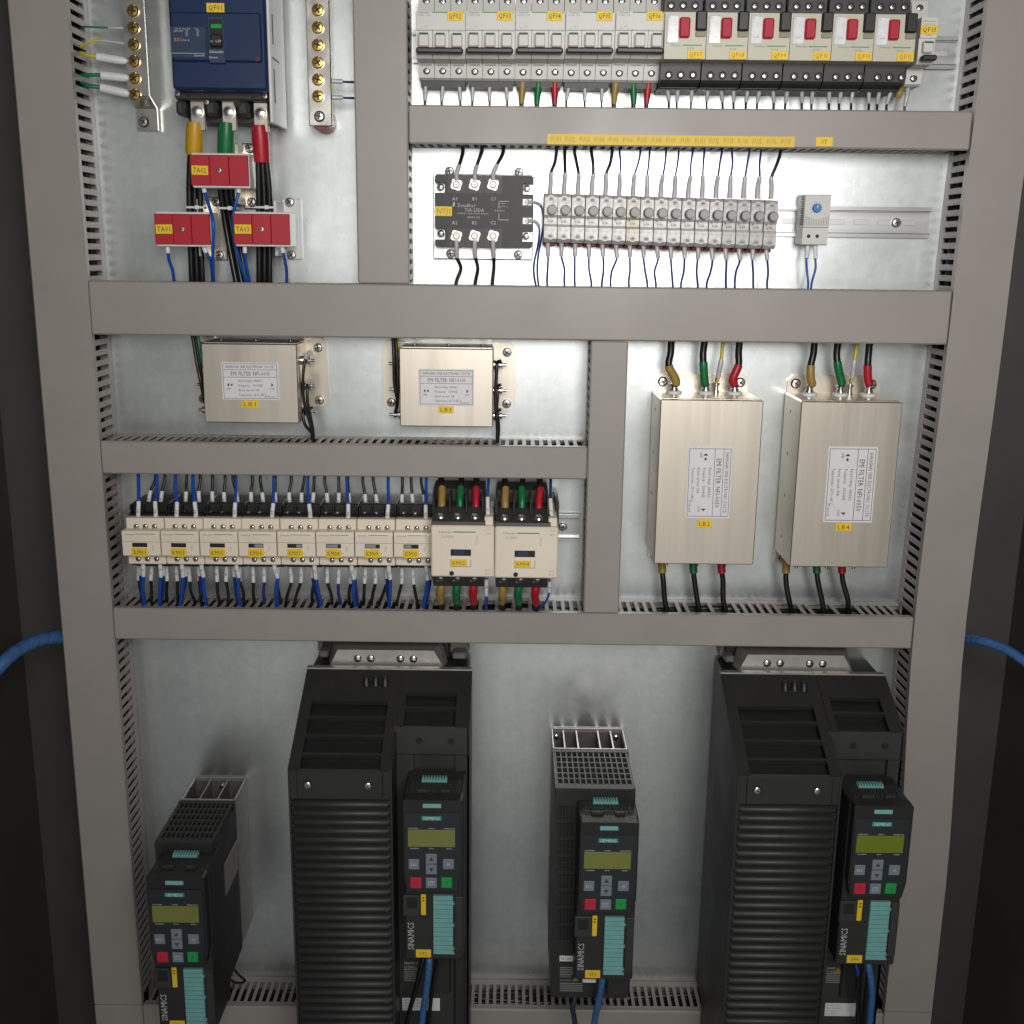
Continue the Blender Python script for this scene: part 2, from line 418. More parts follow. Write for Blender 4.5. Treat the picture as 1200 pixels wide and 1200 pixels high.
def wire(label, pts, r, mat, group, sleeves=(), cat="wire", name="wire", n=7, sub=4):
    """pts: (u, v, y); sleeves: (first point, last point, radius, material, part name) as index pairs into pts, fractions allowed"""
    P = [at(*p) for p in pts]
    j = [Vector((0,0,0)) if i < 2 or i >= len(P)-1 else Vector((random.uniform(-1,1), random.uniform(-1.2,1), random.uniform(-.6,.6)))*.0011 for i in range(len(P))]
    P = [p+q for p, q in zip(P, j)]; org = P[0]
    b = MB(); b.tube(P, r, n, sub)
    o = solo(name, b, mat, label, cat, group, 60, org)
    C = curve_pts(P, 8)
    for s in sleeves:
        i0, i1 = int(s[0]*8), int(s[1]*8)
        seg = C[i0:i1+1] if len(P) > 2 else [P[0].lerp(P[1], s[0]), P[0].lerp(P[1], s[1])]
        m = MB(); m.tube(seg, s[2], 9, 1)
        part(s[4] if len(s) > 4 else "sleeve", m, s[3], o, 50)
        if len(s) > 5 and s[5]:
            mid = seg[len(seg)//2]; d = (seg[-1]-seg[0])
            rot = math.atan2(d.z, d.x)
            if abs(math.cos(rot)) < 0.99: rot = rot if rot > 0 else rot + math.pi
            rr = s[2](0.5) if callable(s[2]) else s[2]
            t = MB(); t.text(s[5], mid.x, mid.z, mid.y - rr - 0.0002, rr*1.1, rot=rot)
            part("lettering", t, ink_m, o)
    return o
# ================================================================ the setting
DF = -0.065                                   # depth of the duct covers in front of the panel
def struct(name, mb, m, smooth=0):
    o = bpy.data.objects.new(name, mb.mesh(name, m, (0,0,0), smooth)); COL.objects.link(o); o["kind"] = "structure"; return o
b = MB(); b.box(-0.572, 0.582, 0.0, 0.003, -1.35, 0.62); struct("mounting_panel", b, zinc_m)
b = MB(); b.box(-0.80, 0.80, 0.060, 0.063, -1.40, 0.75); struct("cabinet_back", b, cab_m)
for x0, x1 in ((-0.663, -0.660), (0.672, 0.675)):
    b = MB(); b.box(x0, x1, -0.42, 0.060, -1.40, 0.75); struct("cabinet_side", b, cab_m)

LDI, LDO, RDI, RDO = -0.488, -0.552, 0.501, 0.564
CU0, CU1, CL0, CL1 = -0.1788, -0.1200, 0.0887, 0.1320
def bow_r(z):
    k = [(0.62, .006), (0.26, .005), (-0.035, 0.0), (-0.43, -.0066), (-0.81, .0055), (-1.05, .006)]
    for (a, p), (c, q) in zip(k, k[1:]):
        if c <= z <= a:
            t = (a-z)/(a-c); t = t*t*(3-2*t); return p + (q-p)*t
    return 0.0
zero = lambda z: 0.0

mk_dkblue = mk("dark_blue_wire", (0.008, 0.016, 0.06), 0.4)
def duct(label, vert, a0, a1, l0, l1, pitch, fine=(1, 1), gaps=(), cuts=(), bow=zero, seams=()):
    """slotted cable duct. a0..a1 across, l0..l1 along. fine: which of the two sides gets single fingers.
    gaps: along positions where fingers are broken out, cuts: along ranges without fingers (other ducts butt there)"""
    org = ((a0+a1)/2, 0, l0) if vert else (l0, 0, (a0+a1)/2)
    t = thing("cable_duct", label, "cable duct", org, "grey slotted cable ducts")
    def bx(m, c0, c1, y0, y1, s0, s1, c=0.0):
        if vert:
            if bow is zero: m.box(c0, c1, y0, y1, s0, s1, c)
            else:
                k = 24; ys = (y0, y1); vs = []; fs = []
                for i in range(k+1):
                    z = s0+(s1-s0)*i/k; d = bow(z)
                    vs += [(c0+d, y0, z), (c1+d, y0, z), (c1+d, y1, z), (c0+d, y1, z)]
                for i in range(k):
                    for j in range(4): fs.append((i*4+j, i*4+(j+1)%4, i*4+4+(j+1)%4, i*4+4+j))
                fs += [(3,2,1,0), (k*4, k*4+1, k*4+2, k*4+3)]
                m.add(vs, fs)
        else: m.box(s0, s1, y0, y1, c0, c1, c)
    cutp = [l0] + sorted(seams) + [l1]
    for p, q in zip(cutp, cutp[1:]):
        m = MB(); bx(m, a0, a1, DF, DF+0.006, p+(.0004 if p > l0 else 0), q-(.0004 if q < l1 else 0), 0.0016); part("cover", m, duct_m, t)
    m = MB(); bx(m, a0+0.001, a1-0.001, -0.0028, -0.0006, l0+.001, l1-.001); part("base", m, duct_m, t)
    th = 0.0019
    fw = pitch - 0.0052
    fm = MB()
    if vert: fm.box(-th/2, th/2, -0.0535, -0.0115, -fw/2, fw/2, 0.0004)
    else: fm.box(-fw/2, fw/2, -0.0535, -0.0115, -th/2, th/2, 0.0004)
    fme = fm.mesh("finger", duct_m)
    for si, c in enumerate((a0+0.0018, a1-0.0018)):
        m = MB(); bx(m, c-th/2, c+th/2, -0.0115, -0.0028, l0+.001, l1-.001); part("base_strip", m, duct_m, t)
        m = MB(); bx(m, c-th/2-0.0003, c+th/2+0.0003, -0.0590, -0.0535, l0+.001, l1-.001); part("lip_strip", m, duct_m, t)
        n = int((l1-l0-0.004)/pitch); joined = MB()
        for i in range(n):
            s = l0+0.004+fw/2+i*pitch
            if any(p <= s <= q for p, q in cuts): continue
            if si == (0 if vert else 1) or vert:
                if any(abs(s-g) < h for g, h in gaps) : continue
            if fine[si]:
                p = (c+bow(s), 0, s) if vert else (s, 0, c)
                inst("finger", fme, t, p)
            else:
                if vert: joined.box(c+bow(s)-th/2, c+bow(s)+th/2, -0.0535, -0.0115, s-fw/2, s+fw/2)
                else: joined.box(s-fw/2, s+fw/2, -0.0535, -0.0115, c-th/2, c+th/2)
        if joined.f: part("far_side_fingers", joined, duct_m, t, kind="stuff")
    # the wires lying inside it
    m = MB(); n = 17
    for k in range(n):
        f = (k+.5)/n; c = a0+.0085+(a1-a0-.017)*((k*.618) % 1); yy = -.012-.038*((k*.381+.1) % 1)
        P = []
        q = 14
        for i in range(q+1):
            s_ = l0+.004+(l1-l0-.008)*i/q; cc = min(max(c+random.uniform(-.005, .005), a0+.007), a1-.007); y2 = min(max(yy+random.uniform(-.005, .005), -.050), -.008)
            P.append((cc+bow(s_), y2, s_) if vert else (s_, y2, cc))
        m.mi = 1 if k in (5, 12) else 0
        m.tube(P, .0056 if k % 3 else .0046, 6, 2)
    w_ = solo("wire_bundle", m, [blk_m, mk_dkblue], "dark wires lying inside the " + label[:label.find("cable duct")].replace("grey slotted ", "") + "cable duct", "wires", "wire bundles inside the ducts", 60, org)
    w_["kind"] = "stuff"
    return t
def gx(us, v, y, h): return [(at(u, v, y).x, h) for u in us]
H1B, H1T, H2B, H2T = 0.117, 0.158, -0.097, -0.0362
H3B, H3T, H4B, H4T = -0.2607, -0.2216, -0.4685, -0.428
H5T = at(570, 1183, DF).z; H5B = H5T - 0.062
top, bot = 0.50, -1.25
duct("tall grey slotted cable duct running down the left edge of the panel", True, LDO, LDI, bot, top, 0.0122, (0, 1),
     cuts=[(H2B, H2T), (H3B, H3T), (H4B, H4T), (H5B, H5T)], seams=[H5T-.001])
duct("tall grey slotted cable duct running down the right edge of the panel", True, RDI, RDO, bot, top, 0.0122, (1, 0),
     cuts=[(H1B, H1T), (H2B, H2T), (H4B, H4T), (H5B, H5T)], bow=bow_r, seams=[H5T+.004])
duct("upright cable duct between the blue breaker compartment and the small breaker rows", True, CU0, CU1, H2T+.0006, top, 0.0115, (0, 1), cuts=[(H1B, H1T)])
duct("short upright cable duct between the contactors and the two large filters", True, CL0, CL1, H4T+.0006, H2B-.0006, 0.0108, (1, 0), cuts=[(H3B, H3T)])
duct("horizontal cable duct carrying the long yellow strip of fuse numbers", False, H1B, H1T, CU1+.0006, RDI+.0015, 0.0103, (1, 0))
duct("widest horizontal cable duct, below the fuse row and across the whole panel", False, H2B, H2T, LDI+.0006, RDI-.0012, 0.0103, (0, 1))
duct("horizontal cable duct between the two small filters and the contactor row", False, H3B, H3T, LDI+.0006, CL0-.0006, 0.0103, (0, 1))
big = gx([779, 819, 850, 927, 964, 994], 708, -0.035, 0.0075) + gx([517, 535.5, 555.5, 589, 608, 628, 571], 700, -0.04, 0.0062)
duct("horizontal cable duct below the contactors and the large filters, above the black drives", False, H4B, H4T, LDI+.0006, RDI-.0075, 0.0103, (0, 1), gaps=big)
duct("horizontal cable duct at the bottom edge behind the four black drives", False, H5B, H5T, LDI+.0006, RDI+.0055, 0.0099, (0, 1))

# ================================================================ rails
mk_slot = mk("rail_slot_shade", (0.50, 0.51, 0.51), 0.45, 0.85)
def rail(label, x0, x1, zc, bolts=()):
    t = thing("mounting_rail", label, "mounting rail", (x0, 0, zc), "steel rails the small devices clip on")
    m = MB()
    h = 0.0175
    prof = [(-0.0005, zc-0.0125), (-0.0015, zc-0.0125), (-0.0015, zc+0.0125), (-0.0005, zc+0.0125)]
    m.prism_x(prof, x0, x1)
    for s in (-1, 1):
        m.box(x0, x1, -0.0075, -0.0005, zc+s*0.0125-0.0006, zc+s*0.0125+0.0006)
        m.box(x0, x1, -0.0075, -0.0063, zc+s*0.0125, zc+s*h)
    part("channel", m, rail_m, t)
    m = MB()
    for i in range(int((x1-x0)/0.028)):
        x = x0+0.014+i*0.028; m.box(x-0.0085, x+0.0085, -0.0019, -0.0015, zc-0.003, zc+0.003, 0.0004)
    part("slot_row", m, mk_slot, t)
    for u, v in bolts:
        p = at(u, v, -0.004); screw('dome', t, (p.x, -0.0018, p.z), "bolt")
    return t
zr1 = (at(1100, 45, -.0075).z + at(1100, 78, -.0075).z)/2
rail("steel rail behind the top row of breakers", at(484, 60, 0).x, at(1119, 60, 0).x, zr1)
zr2 = (at(1040, 245, -.0075).z + at(1040, 276, -.0075).z)/2
rail("steel rail behind the fuse row with a bolt right of the thermostat", at(634, 260, 0).x, at(1088, 260, 0).x, zr2, [(1050.5, 261)])
zr3 = (at(668, 605, -.0075).z + at(668, 633, -.0075).z)/2
rail("steel rail behind the cream contactors with a bolt at its right end", at(150, 617, 0).x, at(679, 617, 0).x, zr3, [(659.5, 617.5)])

# ================================================================ earth bar, left
def profile_bar(name, label, cat, u0, u1, segs, group=None):
    x0, x1, _, _ = span(u0[0], u0[1], u1[0], u1[1], segs[0][0])
    return x0, x1
yb = -0.034
x0 = at(146.5, 60, yb).x; x1 = at(171.5, 60, yb).x
t = thing("earth_bar", "plated earth bar with brass screws, its lower end bent back to the panel", "terminal bar", (x0, 0, at(158, 112, yb).z), "plated terminal bars at the top left")
zt, zk = 0.42, at(158, 112, yb).z
zf = at(168, 128, -0.006).z; ze = at(168, 153, -0.006).z
m = MB(); th = 0.0035
m.prism_x([(yb, zt), (yb, zk), (-0.005-th, zf), (-0.005-th, ze), (-0.005, ze), (-0.005, zf+0.001), (yb+th, zk+0.001), (yb+th, zt)], x0, x1)
part("bar", m, bar_m, t, 30)
for i, v in enumerate((-8, 13, 33, 52.5, 72, 92, 111)):
    p = at(157 + i*0.45 - 1.2, v, yb); screw('brass', t, (p.x, yb, p.z))
p = at(168.5, 143, -0.009); screw('bolt', t, (p.x, -0.0085, p.z), "bolt")
w = [((98, 31, -.03), (112, 32, -.034), (126, 33, -.033), (150, 33, -.031), grnw_m, .0011, .0015, slv_m, 'thin green wire'),
     ((94, 55, -.03), (104, 49, -.036), (120, 47.5, -.034), (152, 52, -.031), yelw_m, .0014, .0017, slv_m, 'arched yellow wire'),
     ((94, 62, -.03), (104, 65, -.036), (114, 66, -.034), (153, 72.5, -.031), yelw_m, .0022, .0046, wslv_m, 'yellow green wire in a thick white sleeve'),
     ((96, 88, -.03), (106, 88, -.036), (118, 88, -.034), (155, 92, -.031), grnw_m, .0022, .0046, wslv_m, 'green wire in a thick white sleeve'),
     ((96, 97, -.03), (106, 101, -.036), (118, 102, -.034), (155, 111, -.031), grnw_m, .0024, .0048, wslv_m, 'green wire in a thick white sleeve, lowest')]
for i, (a, c, d, e, mt, r, rs, sm, tx) in enumerate(w):
    nth = ("uppermost of five", "second of five", "third of five", "fourth of five", "lowest of five")[i]
    o = wire(f"{tx}, {nth} at the earth bar" if i != 4 else "green wire in a thick white sleeve, lowest of five at the earth bar", [a, c, d, e], r, mt, "earth wires at the left bar", [(2.05, 2.92, (lambda k: (lambda q: k*(1 - 0.35*max(0, (q-.8)/.2))))(rs), sm, "sleeve")])
# ================================================================ neutral bar
yb = -0.05
x0 = at(359.5, 60, yb).x; x1 = at(387.5, 60, yb).x
t = thing("neutral_bar", "straight plated bar with brass screws over a red insulator, left of the upright duct", "terminal bar", (x0, 0, at(373, 148, yb).z), "plated terminal bars at the top left")
m = MB(); m.box(x0, x1, yb, yb+0.004, at(373, 148, yb).z, 0.42, 0.0012); part("bar", m, bar_m, t)
p = at(378, 141, -0.03)
m = MB(); m.lathe((p.x, 0, p.z), [(0.011, 0), (0.0125, 0.008), (0.0105, 0.022), (0.0125, 0.036), (0.011, -yb-0.0045)], 20); part("insulator", m, mk("insulator_red", (0.42, 0.05, 0.025), 0.4), t, 40)
for i, v in enumerate((-8, 12, 32.5, 53, 73.5, 93.5, 113)):
    p = at(372.4+i*.08, v, yb); screw('brass', t, (p.x, yb, p.z))
p = at(374.3, 136.5, yb); screw('bolt', t, (p.x, yb, p.z), "bolt")
for i, v in enumerate((94.5, 113.5)):
    wire(("upper" if i == 0 else "lower") + " of two grey sleeved wires leaving the neutral bar to the right", [(382, v, -.045), (398, v+1, -.043), (408, v+1.5, -.04), (424, v+2, -.03)],
         .0013, navy_m, "neutral wires", [(0.0, 1.45, .0027, slv_m)])

# ================================================================ main breaker
yf = -0.100
Xl, Xr = at(200, 60, yf).x, at(312.5, 60, yf).x
zt = 0.34; zb = at(258, 105.5, yf).z; zbb = at(258, 141, -0.062).z
t = thing("main_breaker", "large dark blue moulded breaker tagged QF01 at the top left", "circuit breaker", ((Xl+Xr)/2, 0, zb))
m = MB(); m.box(Xl, Xr, yf, -0.02, zb, zt, 0.0025); part("body", m, blue_m, t)
m = MB(); m.box(Xl+.003, Xr-.004, yf-0.005, yf+.001, at(258, 73, yf).z, at(258, 15.5, yf).z, 0.0015); part("front_panel", m, blue_m, t)
yp = yf-0.0058
x0, x1, z0, z1 = span(200, 31, 241, 67.5, yp); m = MB(); m.box(x0, x1, yp, yf-.0045, z0, z1, .0003); rp = part("rating_plate", m, blue2_m, t)
m = MB()
for k, (u, v, s) in enumerate(((209, 33.5, "Ue(V)"), (219, 33.5, "Icu(kA)"), (232, 33.5, "Ics(%)"), (209, 36.2, "220/240"), (219, 36.2, "50"), (232, 36.2, "50"), (219, 38.9, "30"), (232, 38.9, "50"), (219, 41.4, "20"), (232, 41.4, "50"), (218, 47, "Cat A"), (234, 65.3, "EN60947"))):
    p = at(u, v, yp); m.text(s, p.x, p.z, yp-.0003, 0.0019)
x0, x1, z0, z1 = span(201, 62.2, 240, 62.7, yp); m.quad((x0, yp-.0003, z0), (x1, yp-.0003, z0), (x1, yp-.0003, z1), (x0, yp-.0003, z1))
part("lettering", m, palink_m, rp)
m = MB(); p = at(209, 46.3, yp); m.text("EZC", p.x, p.z, yp-.0003, 0.003); part("orange_lettering", m, orink_m, rp)
x0, x1, z0, z1 = span(244, 19, 263, 74, yp); m = MB(); m.box(x0, x1, yp-.0005, yf, z0, z1, .0006); part("toggle_plate", m, blue2_m, t)
x0, x1, z0, z1 = span(245.5, 22.5, 260.5, 57, yp-.0006); m = MB(); m.box(x0, x1, yp-.0009, yf, z0, z1, .0003); tg = part("toggle_slot", m, slot_m, t)
x0, x1, z0, z1 = span(247, 28, 259.5, 33.2, yp-.001); m = MB(); m.box(x0, x1, yp-.0014, yf, z0, z1, .0003); part("green_flag", m, flag_m, tg)
x0, x1, z0, z1 = span(247, 40, 259.5, 54, yp-.008); m = MB(); m.box(x0, x1, yp-.008, yf, z0, z1, .001); h = part("toggle", m, black_m, t)
m = MB(); p = at(253, 48.4, yp-.008); m.text("O OFF", p.x, p.z, yp-.0083, .0026); part("lettering", m, palink_m, h)
m = MB(); p = at(254, 60.6, yp); m.text("Schneider", p.x, p.z, yp-.0008, .0028, w=.0155); p = at(250.5, 67.3, yp); m.text("Electric", p.x, p.z, yp-.0008, .0022, w=.009)
part("lettering", m, wslv_m, t)
m = MB(); p = at(301, 69, yf-.005); m.prism_y([(p.x-.0032, p.z-.002), (p.x+.003, p.z-.0024), (p.x+.001, p.z+.0028)], yf-.0054, yf-.004); part("test_mark", m, mk("dull_red", (0.12, 0.012, 0.03), 0.5), t)
tag(t, 242, 3.6, 263, 14.6, yf, "QF01", ink_m)
# charcoal terminal block below the blue cover
yt = -0.075
x0, x1 = at(205, 120, yt).x, at(316, 120, yt).x
zt1 = zb + 0.004; zb1 = at(258, 140, yt).z
m = MB()
ch = 0.012
m.prism_y([(x0, zt1), (x0+.001, zb1+ch), (x0+ch*.6, zb1), (x1-ch*.6, zb1), (x1-.001, zb1+ch), (x1, zt1)], yt+.028, -0.012)
m.box(x0, x1, yt, yt+.03, at(258, 117.5, yt).z, zt1, .002)
pads = [(228, 131), (265.3, 131.5), (302.7, 133)]
xs = [at(u, v, yt).x for u, v in pads]
edges = [x0, (xs[0]+xs[1])/2-.004, (xs[0]+xs[1])/2+.004, (xs[1]+xs[2])/2-.004, (xs[1]+xs[2])/2+.004, x1]
for a, c2 in ((x0, xs[0]-.011), (xs[0]+.011, xs[1]-.011), (xs[1]+.011, xs[2]-.011), (xs[2]+.011, x1)):
    m.box(a, c2, yt+.001, yt+.03, zb1+.004, at(258, 117, yt).z, .003)
part("terminal_block", m, char_m, t, 40)
for (u, v), x in zip(pads, xs):
    z = at(u, v, yt+.012).z
    m = MB(); m.box(x-.0082, x+.0082, yt+.012, yt+.016, z-.020, z+.012, .001); pd = part("terminal_pad", m, nick_m, t)
    m = MB(); m.lathe((x, yt+.012, z), [(.0066, 0), (.0066, .0025), (.0045, .0026), (.0045, .0055), (.003, .0062)], 18); part("terminal_bolt", m, steel_m, t, 40)
for u, v in ((208.2, 109.5), (310.5, 112.5), (242.2, 119.5)):
    p = at(u, v, yt); screw('tiny', t, (p.x, yt, p.z))
for u, v in ((221, 112.5), (297, 115), (278, 121)):
    p = at(u, v, yt); m = MB(); m.cyl((p.x, yt-.0004, p.z), (p.x, yt+.001, p.z), .0022 if v < 118 else .0040); part("screw_hole", m, slot_m, t)
# pale plate on the right flank
xe = at(312.5, 60, yf).x
m = MB(); m.box(xe+.0005, xe+.0035, -0.098, -0.022, at(318, 148, -.06).z, zt, .0008); sp = part("side_plate", m, white_m, t)
m = MB()
for z0, z1, ya in ((.19, .155, -.085), (.245, .215, -.085)): m.box(xe+.003, xe+.0038, ya, ya+.004, z0, z1)
m.box(xe+.003, xe+.0038, -.09, -.055, .2, .2016)
part("side_marking", m, ink_m, sp)

# big supply cables with coloured heat shrink
def cable(label, pts, r, sl_pts, sl_r, sl_mat, strands=3, group="supply cables of the blue breaker", spread=6.2):
    org = at(*pts[0]); t = thing("power_cable", label, "cable", org, group)
    for k in range(strands):
        o = (k-(strands-1)/2)*spread
        P = [at(u+o*(1 if i else .7), v, y+(0.003 if k == 1 else 0)) for i, (u, v, y) in enumerate(pts)]
        m = MB(); m.tube(P, r, 9, 5); part("core", m, blk_m, t, 60)
    m = MB(); m.tube([at(*p) for p in sl_pts], sl_r, 14, 5); part("heat_shrink", m, sl_mat, t, 60)
    return t
pr = lambda q: 0.0078 + 0.0016*math.sin(q*2.6)
cable("black cable with yellow heat shrink below the blue breaker, ending behind the TA01 transformer", [(228, 172, -.055), (228, 215, -.05), (229, 270, -.045), (231, 325, -.04), (232, 345, -.035)], .0034,
      [(228.3, 143, -.06), (227.8, 160, -.058), (227, 181, -.055)], pr, hyel_m)
cable("black cable with green heat shrink, passing through the upper transformer TA02", [(265, 176, -.055), (264, 215, -.045), (270, 260, -.035), (279, 310, -.035), (286, 345, -.035)], .0034,
      [(265.5, 143, -.06), (265, 160, -.058), (264.3, 182, -.055)], pr, hgrn_m)
cable("black cable with red heat shrink, passing through the right hand transformer TA03", [(307, 182, -.055), (309.5, 225, -.05), (310, 270, -.045), (310, 325, -.04), (310, 345, -.035)], .0034,
      [(303.5, 146, -.06), (305, 162, -.058), (307, 190, -.055)], pr, hred_m)
for u, v in ((229, 243), (267.5, 244), (310.5, 243)):
    c = at(u, v, -0.052); m = MB()
    m.box(c.x-.0105, c.x+.0105, c.y-.002, c.y+.010, c.z-.0012, c.z+.0012, .0006); m.box(c.x+.000, c.x+.005, c.y-.0045, c.y-.001, c.z-.0022, c.z+.0022, .0006)
    solo("cable_tie", m, wslv_m, {229: "clear cable tie round the left black cable bundle above TA01", 267.5: "clear cable tie round the middle black cable bundle", 310.5: "clear cable tie round the right black cable bundle above TA03"}[u], "cable tie", "cable ties on the supply cables", org=tuple(c))

# ================================================================ current transformers
def transformer(tx, u0, v0, u1, v1, label, bolts, plate):
    y = -0.078
    x0, x1, z0, z1 = span(u0, v0+1.5, u1, v1-1.5, y)
    t = thing("current_transformer", label, "transformer", ((x0+x1)/2, 0, z0), "red current transformers below the blue breaker")
    w = (x1-x0)/3
    m = MB(); m.box(x0+.001, x1+.0006, y+.003, -0.044, z0-.0022, z1+.0022, .0008); part("case", m, white_m, t)
    m = MB()
    for k in range(3): m.box(x0+k*w+.0002, x0+(k+1)*w-.0002, y-(.0006 if k == 1 else 0), y+.006, z0, z1, .0005)
    part("front_cover", m, red_m, t)
    p = ((x0+x1)/2, y-.0006, (z0+z1)/2); screw('tiny', t, p)
    tag(t, u0+1.5, (v0+v1)/2-5.5, u0+21, (v0+v1)/2+5.5, y-.0002, tx, ink_m)
    a, c, d, e = plate
    x0, x1, z0, z1 = span(a, c, d, e, -0.004)
    m = MB(); m.box(x0, x1, -.0065, -.0005, z0, z1, .0012); m.box(x0, x0+.003, -.05, -.005, z0+.004, z1-.004, .0008); br = part("bracket", m, white_m if tx == "TA03" else nick_m, t)
    for u, v in bolts:
        p = at(u, v, -.007); screw('dome', t, (p.x, -.0065, p.z), "bolt")
    return t
transformer("TA02", 223, 180, 291, 219, "upper red current transformer tagged TA02 on the green sleeved cable", [(292.5, 174), (295, 237)], (285, 168, 303, 245))
transformer("TA01", 181, 249, 246, 288, "left red current transformer tagged TA01 of the lower pair", [(253.5, 236.5), (257.5, 299)], (244, 231, 266, 305))
transformer("TA03", 273.5, 249, 339.5, 288, "right red current transformer tagged TA03 of the lower pair", [(339.7, 237), (341.7, 298.7)], (331, 233, 353, 304))
CTG = "blue wires of the current transformers"
for lab, pts in (("blue wire from the left terminal of transformer TA02", [(238, 217, -.066), (240, 226, -.066), (245, 240, -.07), (250, 262, -.082), (250, 300, -.07), (250.5, 340, -.035)]),
                 ("blue wire from the right terminal of transformer TA02", [(279, 217, -.066), (279.5, 226, -.066), (276, 240, -.066), (273, 262, -.062), (280, 300, -.05), (292, 340, -.035)]),
                 ("blue wire from the left terminal of transformer TA01", [(196, 287, -.066), (197, 296, -.066), (199, 306, -.06), (203, 318, -.05), (205, 342, -.035)]),
                 ("blue wire from the right terminal of transformer TA01", [(238, 287, -.066), (241.5, 296, -.066), (246, 306, -.062), (249, 318, -.055), (249, 342, -.035)]),
                 ("blue wire from the left terminal of transformer TA03", [(287, 287, -.066), (287, 296, -.066), (289, 308, -.06), (292, 322, -.05), (294, 342, -.035)]),
                 ("blue wire from the right terminal of transformer TA03", [(330, 287, -.066), (332, 296, -.066), (334, 306, -.06), (335.5, 318, -.05), (336, 342, -.035)])):
    wire(lab, pts, .0019, bluew_m, CTG, [(0.05, 1.05, .0026, wslv_m, "ferrule")])
# ================================================================ top row: three pole breakers
MU = [487, 545.4, 603.8, 662.2, 720.6]; MW = 58.4
yN, yM, yL = -0.080, -0.077, -0.0435
def nose_body(m, x0, x1, zt, za, zb, zc, zd, ze, c=.0007):
    """side profile of a rail breaker: terminal, nose, toggle step, lower terminal"""
    m.prism_x([(-.008, ze), (yL+.004, ze), (yL, ze+.002), (yL-.003, zd), (yM+.004, zd+.001), (yM, zc), (yM, zb), (yN, zb), (yN, za), (yL-.004, za+.002), (yL, zt), (-.008, zt)], x0, x1)
def breaker(u0, tagtxt, label):
    x0, x1 = at(u0, 50, yN).x, at(u0+MW, 50, yN).x
    um = u0+MW/2
    za = at(um, 13.5, yN).z; zb = at(um, 35.5, yN).z; zc = at(um, 63, yM).z; zd = at(um, 68, yM).z - 0.001
    ze = at(um, 93.5+ (u0-487)*.012, yL).z; zt = za+0.024
    t = thing("rail_breaker", label, "circuit breaker", ((x0+x1)/2, 0, ze), "white three pole breakers in the top row"); t.rotation_euler.y = random.uniform(-.003, .003)
    w = (x1-x0)/3
    m = MB()
    for k in range(3): nose_body(m, x0+k*w+.00025, x0+(k+1)*w-.00025, zt, za, zb, zc, zd, ze)
    part("body", m, grey_m, t)
    m = MB(); m.box(x0+.0006, x1-.0006, yN-.0005, yN+.002, zb+.0006, za-.0006, .0003); fp = part("front_plate", m, grey_m, t)
    m = MB(); zg = at(um, 14.6, yN).z; m.box(x0+.018, x1-.002, yN-.0009, yN, zg-.0005, zg+.0005)
    m.text("Schneider", x0+.0092, zg-.0002, yN-.0007, .0021, w=.012); part("green_print", m, grnink_m, fp)
    m = MB(); m.text("iC65N", x0+.006, at(um, 18, yN).z, yN-.0007, .0019, w=.0075); m.text("C20A", x0+.0135, at(um, 18, yN).z, yN-.0007, .0019, w=.005)
    m.text("ON", x0+.011, at(um, 31.3, yN).z, yN-.0007, .0015); part("lettering", m, greyink_m, fp)
    m = MB(); m.box(x0+.005, x0+.0085, yN-.0016, yN, at(um, 33.6, yN).z, at(um, 31.6, yN).z, .0005); part("window_clip", m, white_m, t)
    tag(t, u0+37, 13, u0+55.5, 24.5, yN-.0006, tagtxt, ink_m, name="tag")
    for k in range(3):
        xm = x0+(k+.5)*w
        z0 = at(um, 56, yM).z; z1 = at(um, 39.5, yM).z
        m = MB(); m.box(xm-.0056, xm+.0056, yM-.0075, yM+.002, z0, z1, .0012); tg = part("toggle", m, grey_m, t)
        m = MB(); m.box(xm-.0046, xm+.0046, yM-.0082, yM-.006, z1-.0024, z1-.0004, .0003); part("green_mark", m, mk_dgreen, tg)
        m = MB(); m.box(xm-.0058, xm+.0058, yL-.0048, yL-.001, at(um, 77.5, yL).z, at(um, 70.5, yL).z, .0004); part("marker_window", m, grey2_m, t)
        p = at(u0+9.6+19.1*k, 83+(u0-487)*.012, yL); screw('term', t, (x0*1+(k+.5)*w, yL-.0014, p.z))
        ps = at(um, 2, yL).z; screw('term', t, (x0+(k+.5)*w, yL-.0012, ps))
    m = MB(); zh0, zh1 = at(um, 62.5, yM-.012).z, at(um, 55.5, yM-.012).z
    m.box(x0+.001, x1-.0022, yM-.0135, yM-.004, zh0, zh1, .0016); part("handle_bar", m, mk_handle, t)
    m = MB(); m.box(x0+.002, x1-.002, yL+.006, -.010, ze-.006, ze+.001); part("terminal_cage", m, char_m, t)
    return t
mk_dgreen = mk("dark_green", (0.02, 0.10, 0.05), 0.5)
mk_handle = mk("handle_black", (0.035, 0.03, 0.033), 0.4)
nth5 = ["leftmost", "second", "third", "fourth", "fifth"]
for i, u0 in enumerate(MU):
    breaker(u0, f"QF0{i+2}", f"white three pole breaker tagged QF0{i+2}, {nth5[i]} in the top row")
TW = "wires below the top row of breakers"
wpos = [[(499, 498), (519, 518.5), (537.5, 539.5)], [(555, 552.5), (573.5, 573.5), (592.5, 594)], [(612.5, 611.5), (631, 630), (650, 650)],
        [(667.5, 664.5), (685.5, 685), (705.5, 705.5)], [(722, 719.5), (742.5, 741.5), (760.5, 757.5)]]
side3 = ("left", "middle", "right")
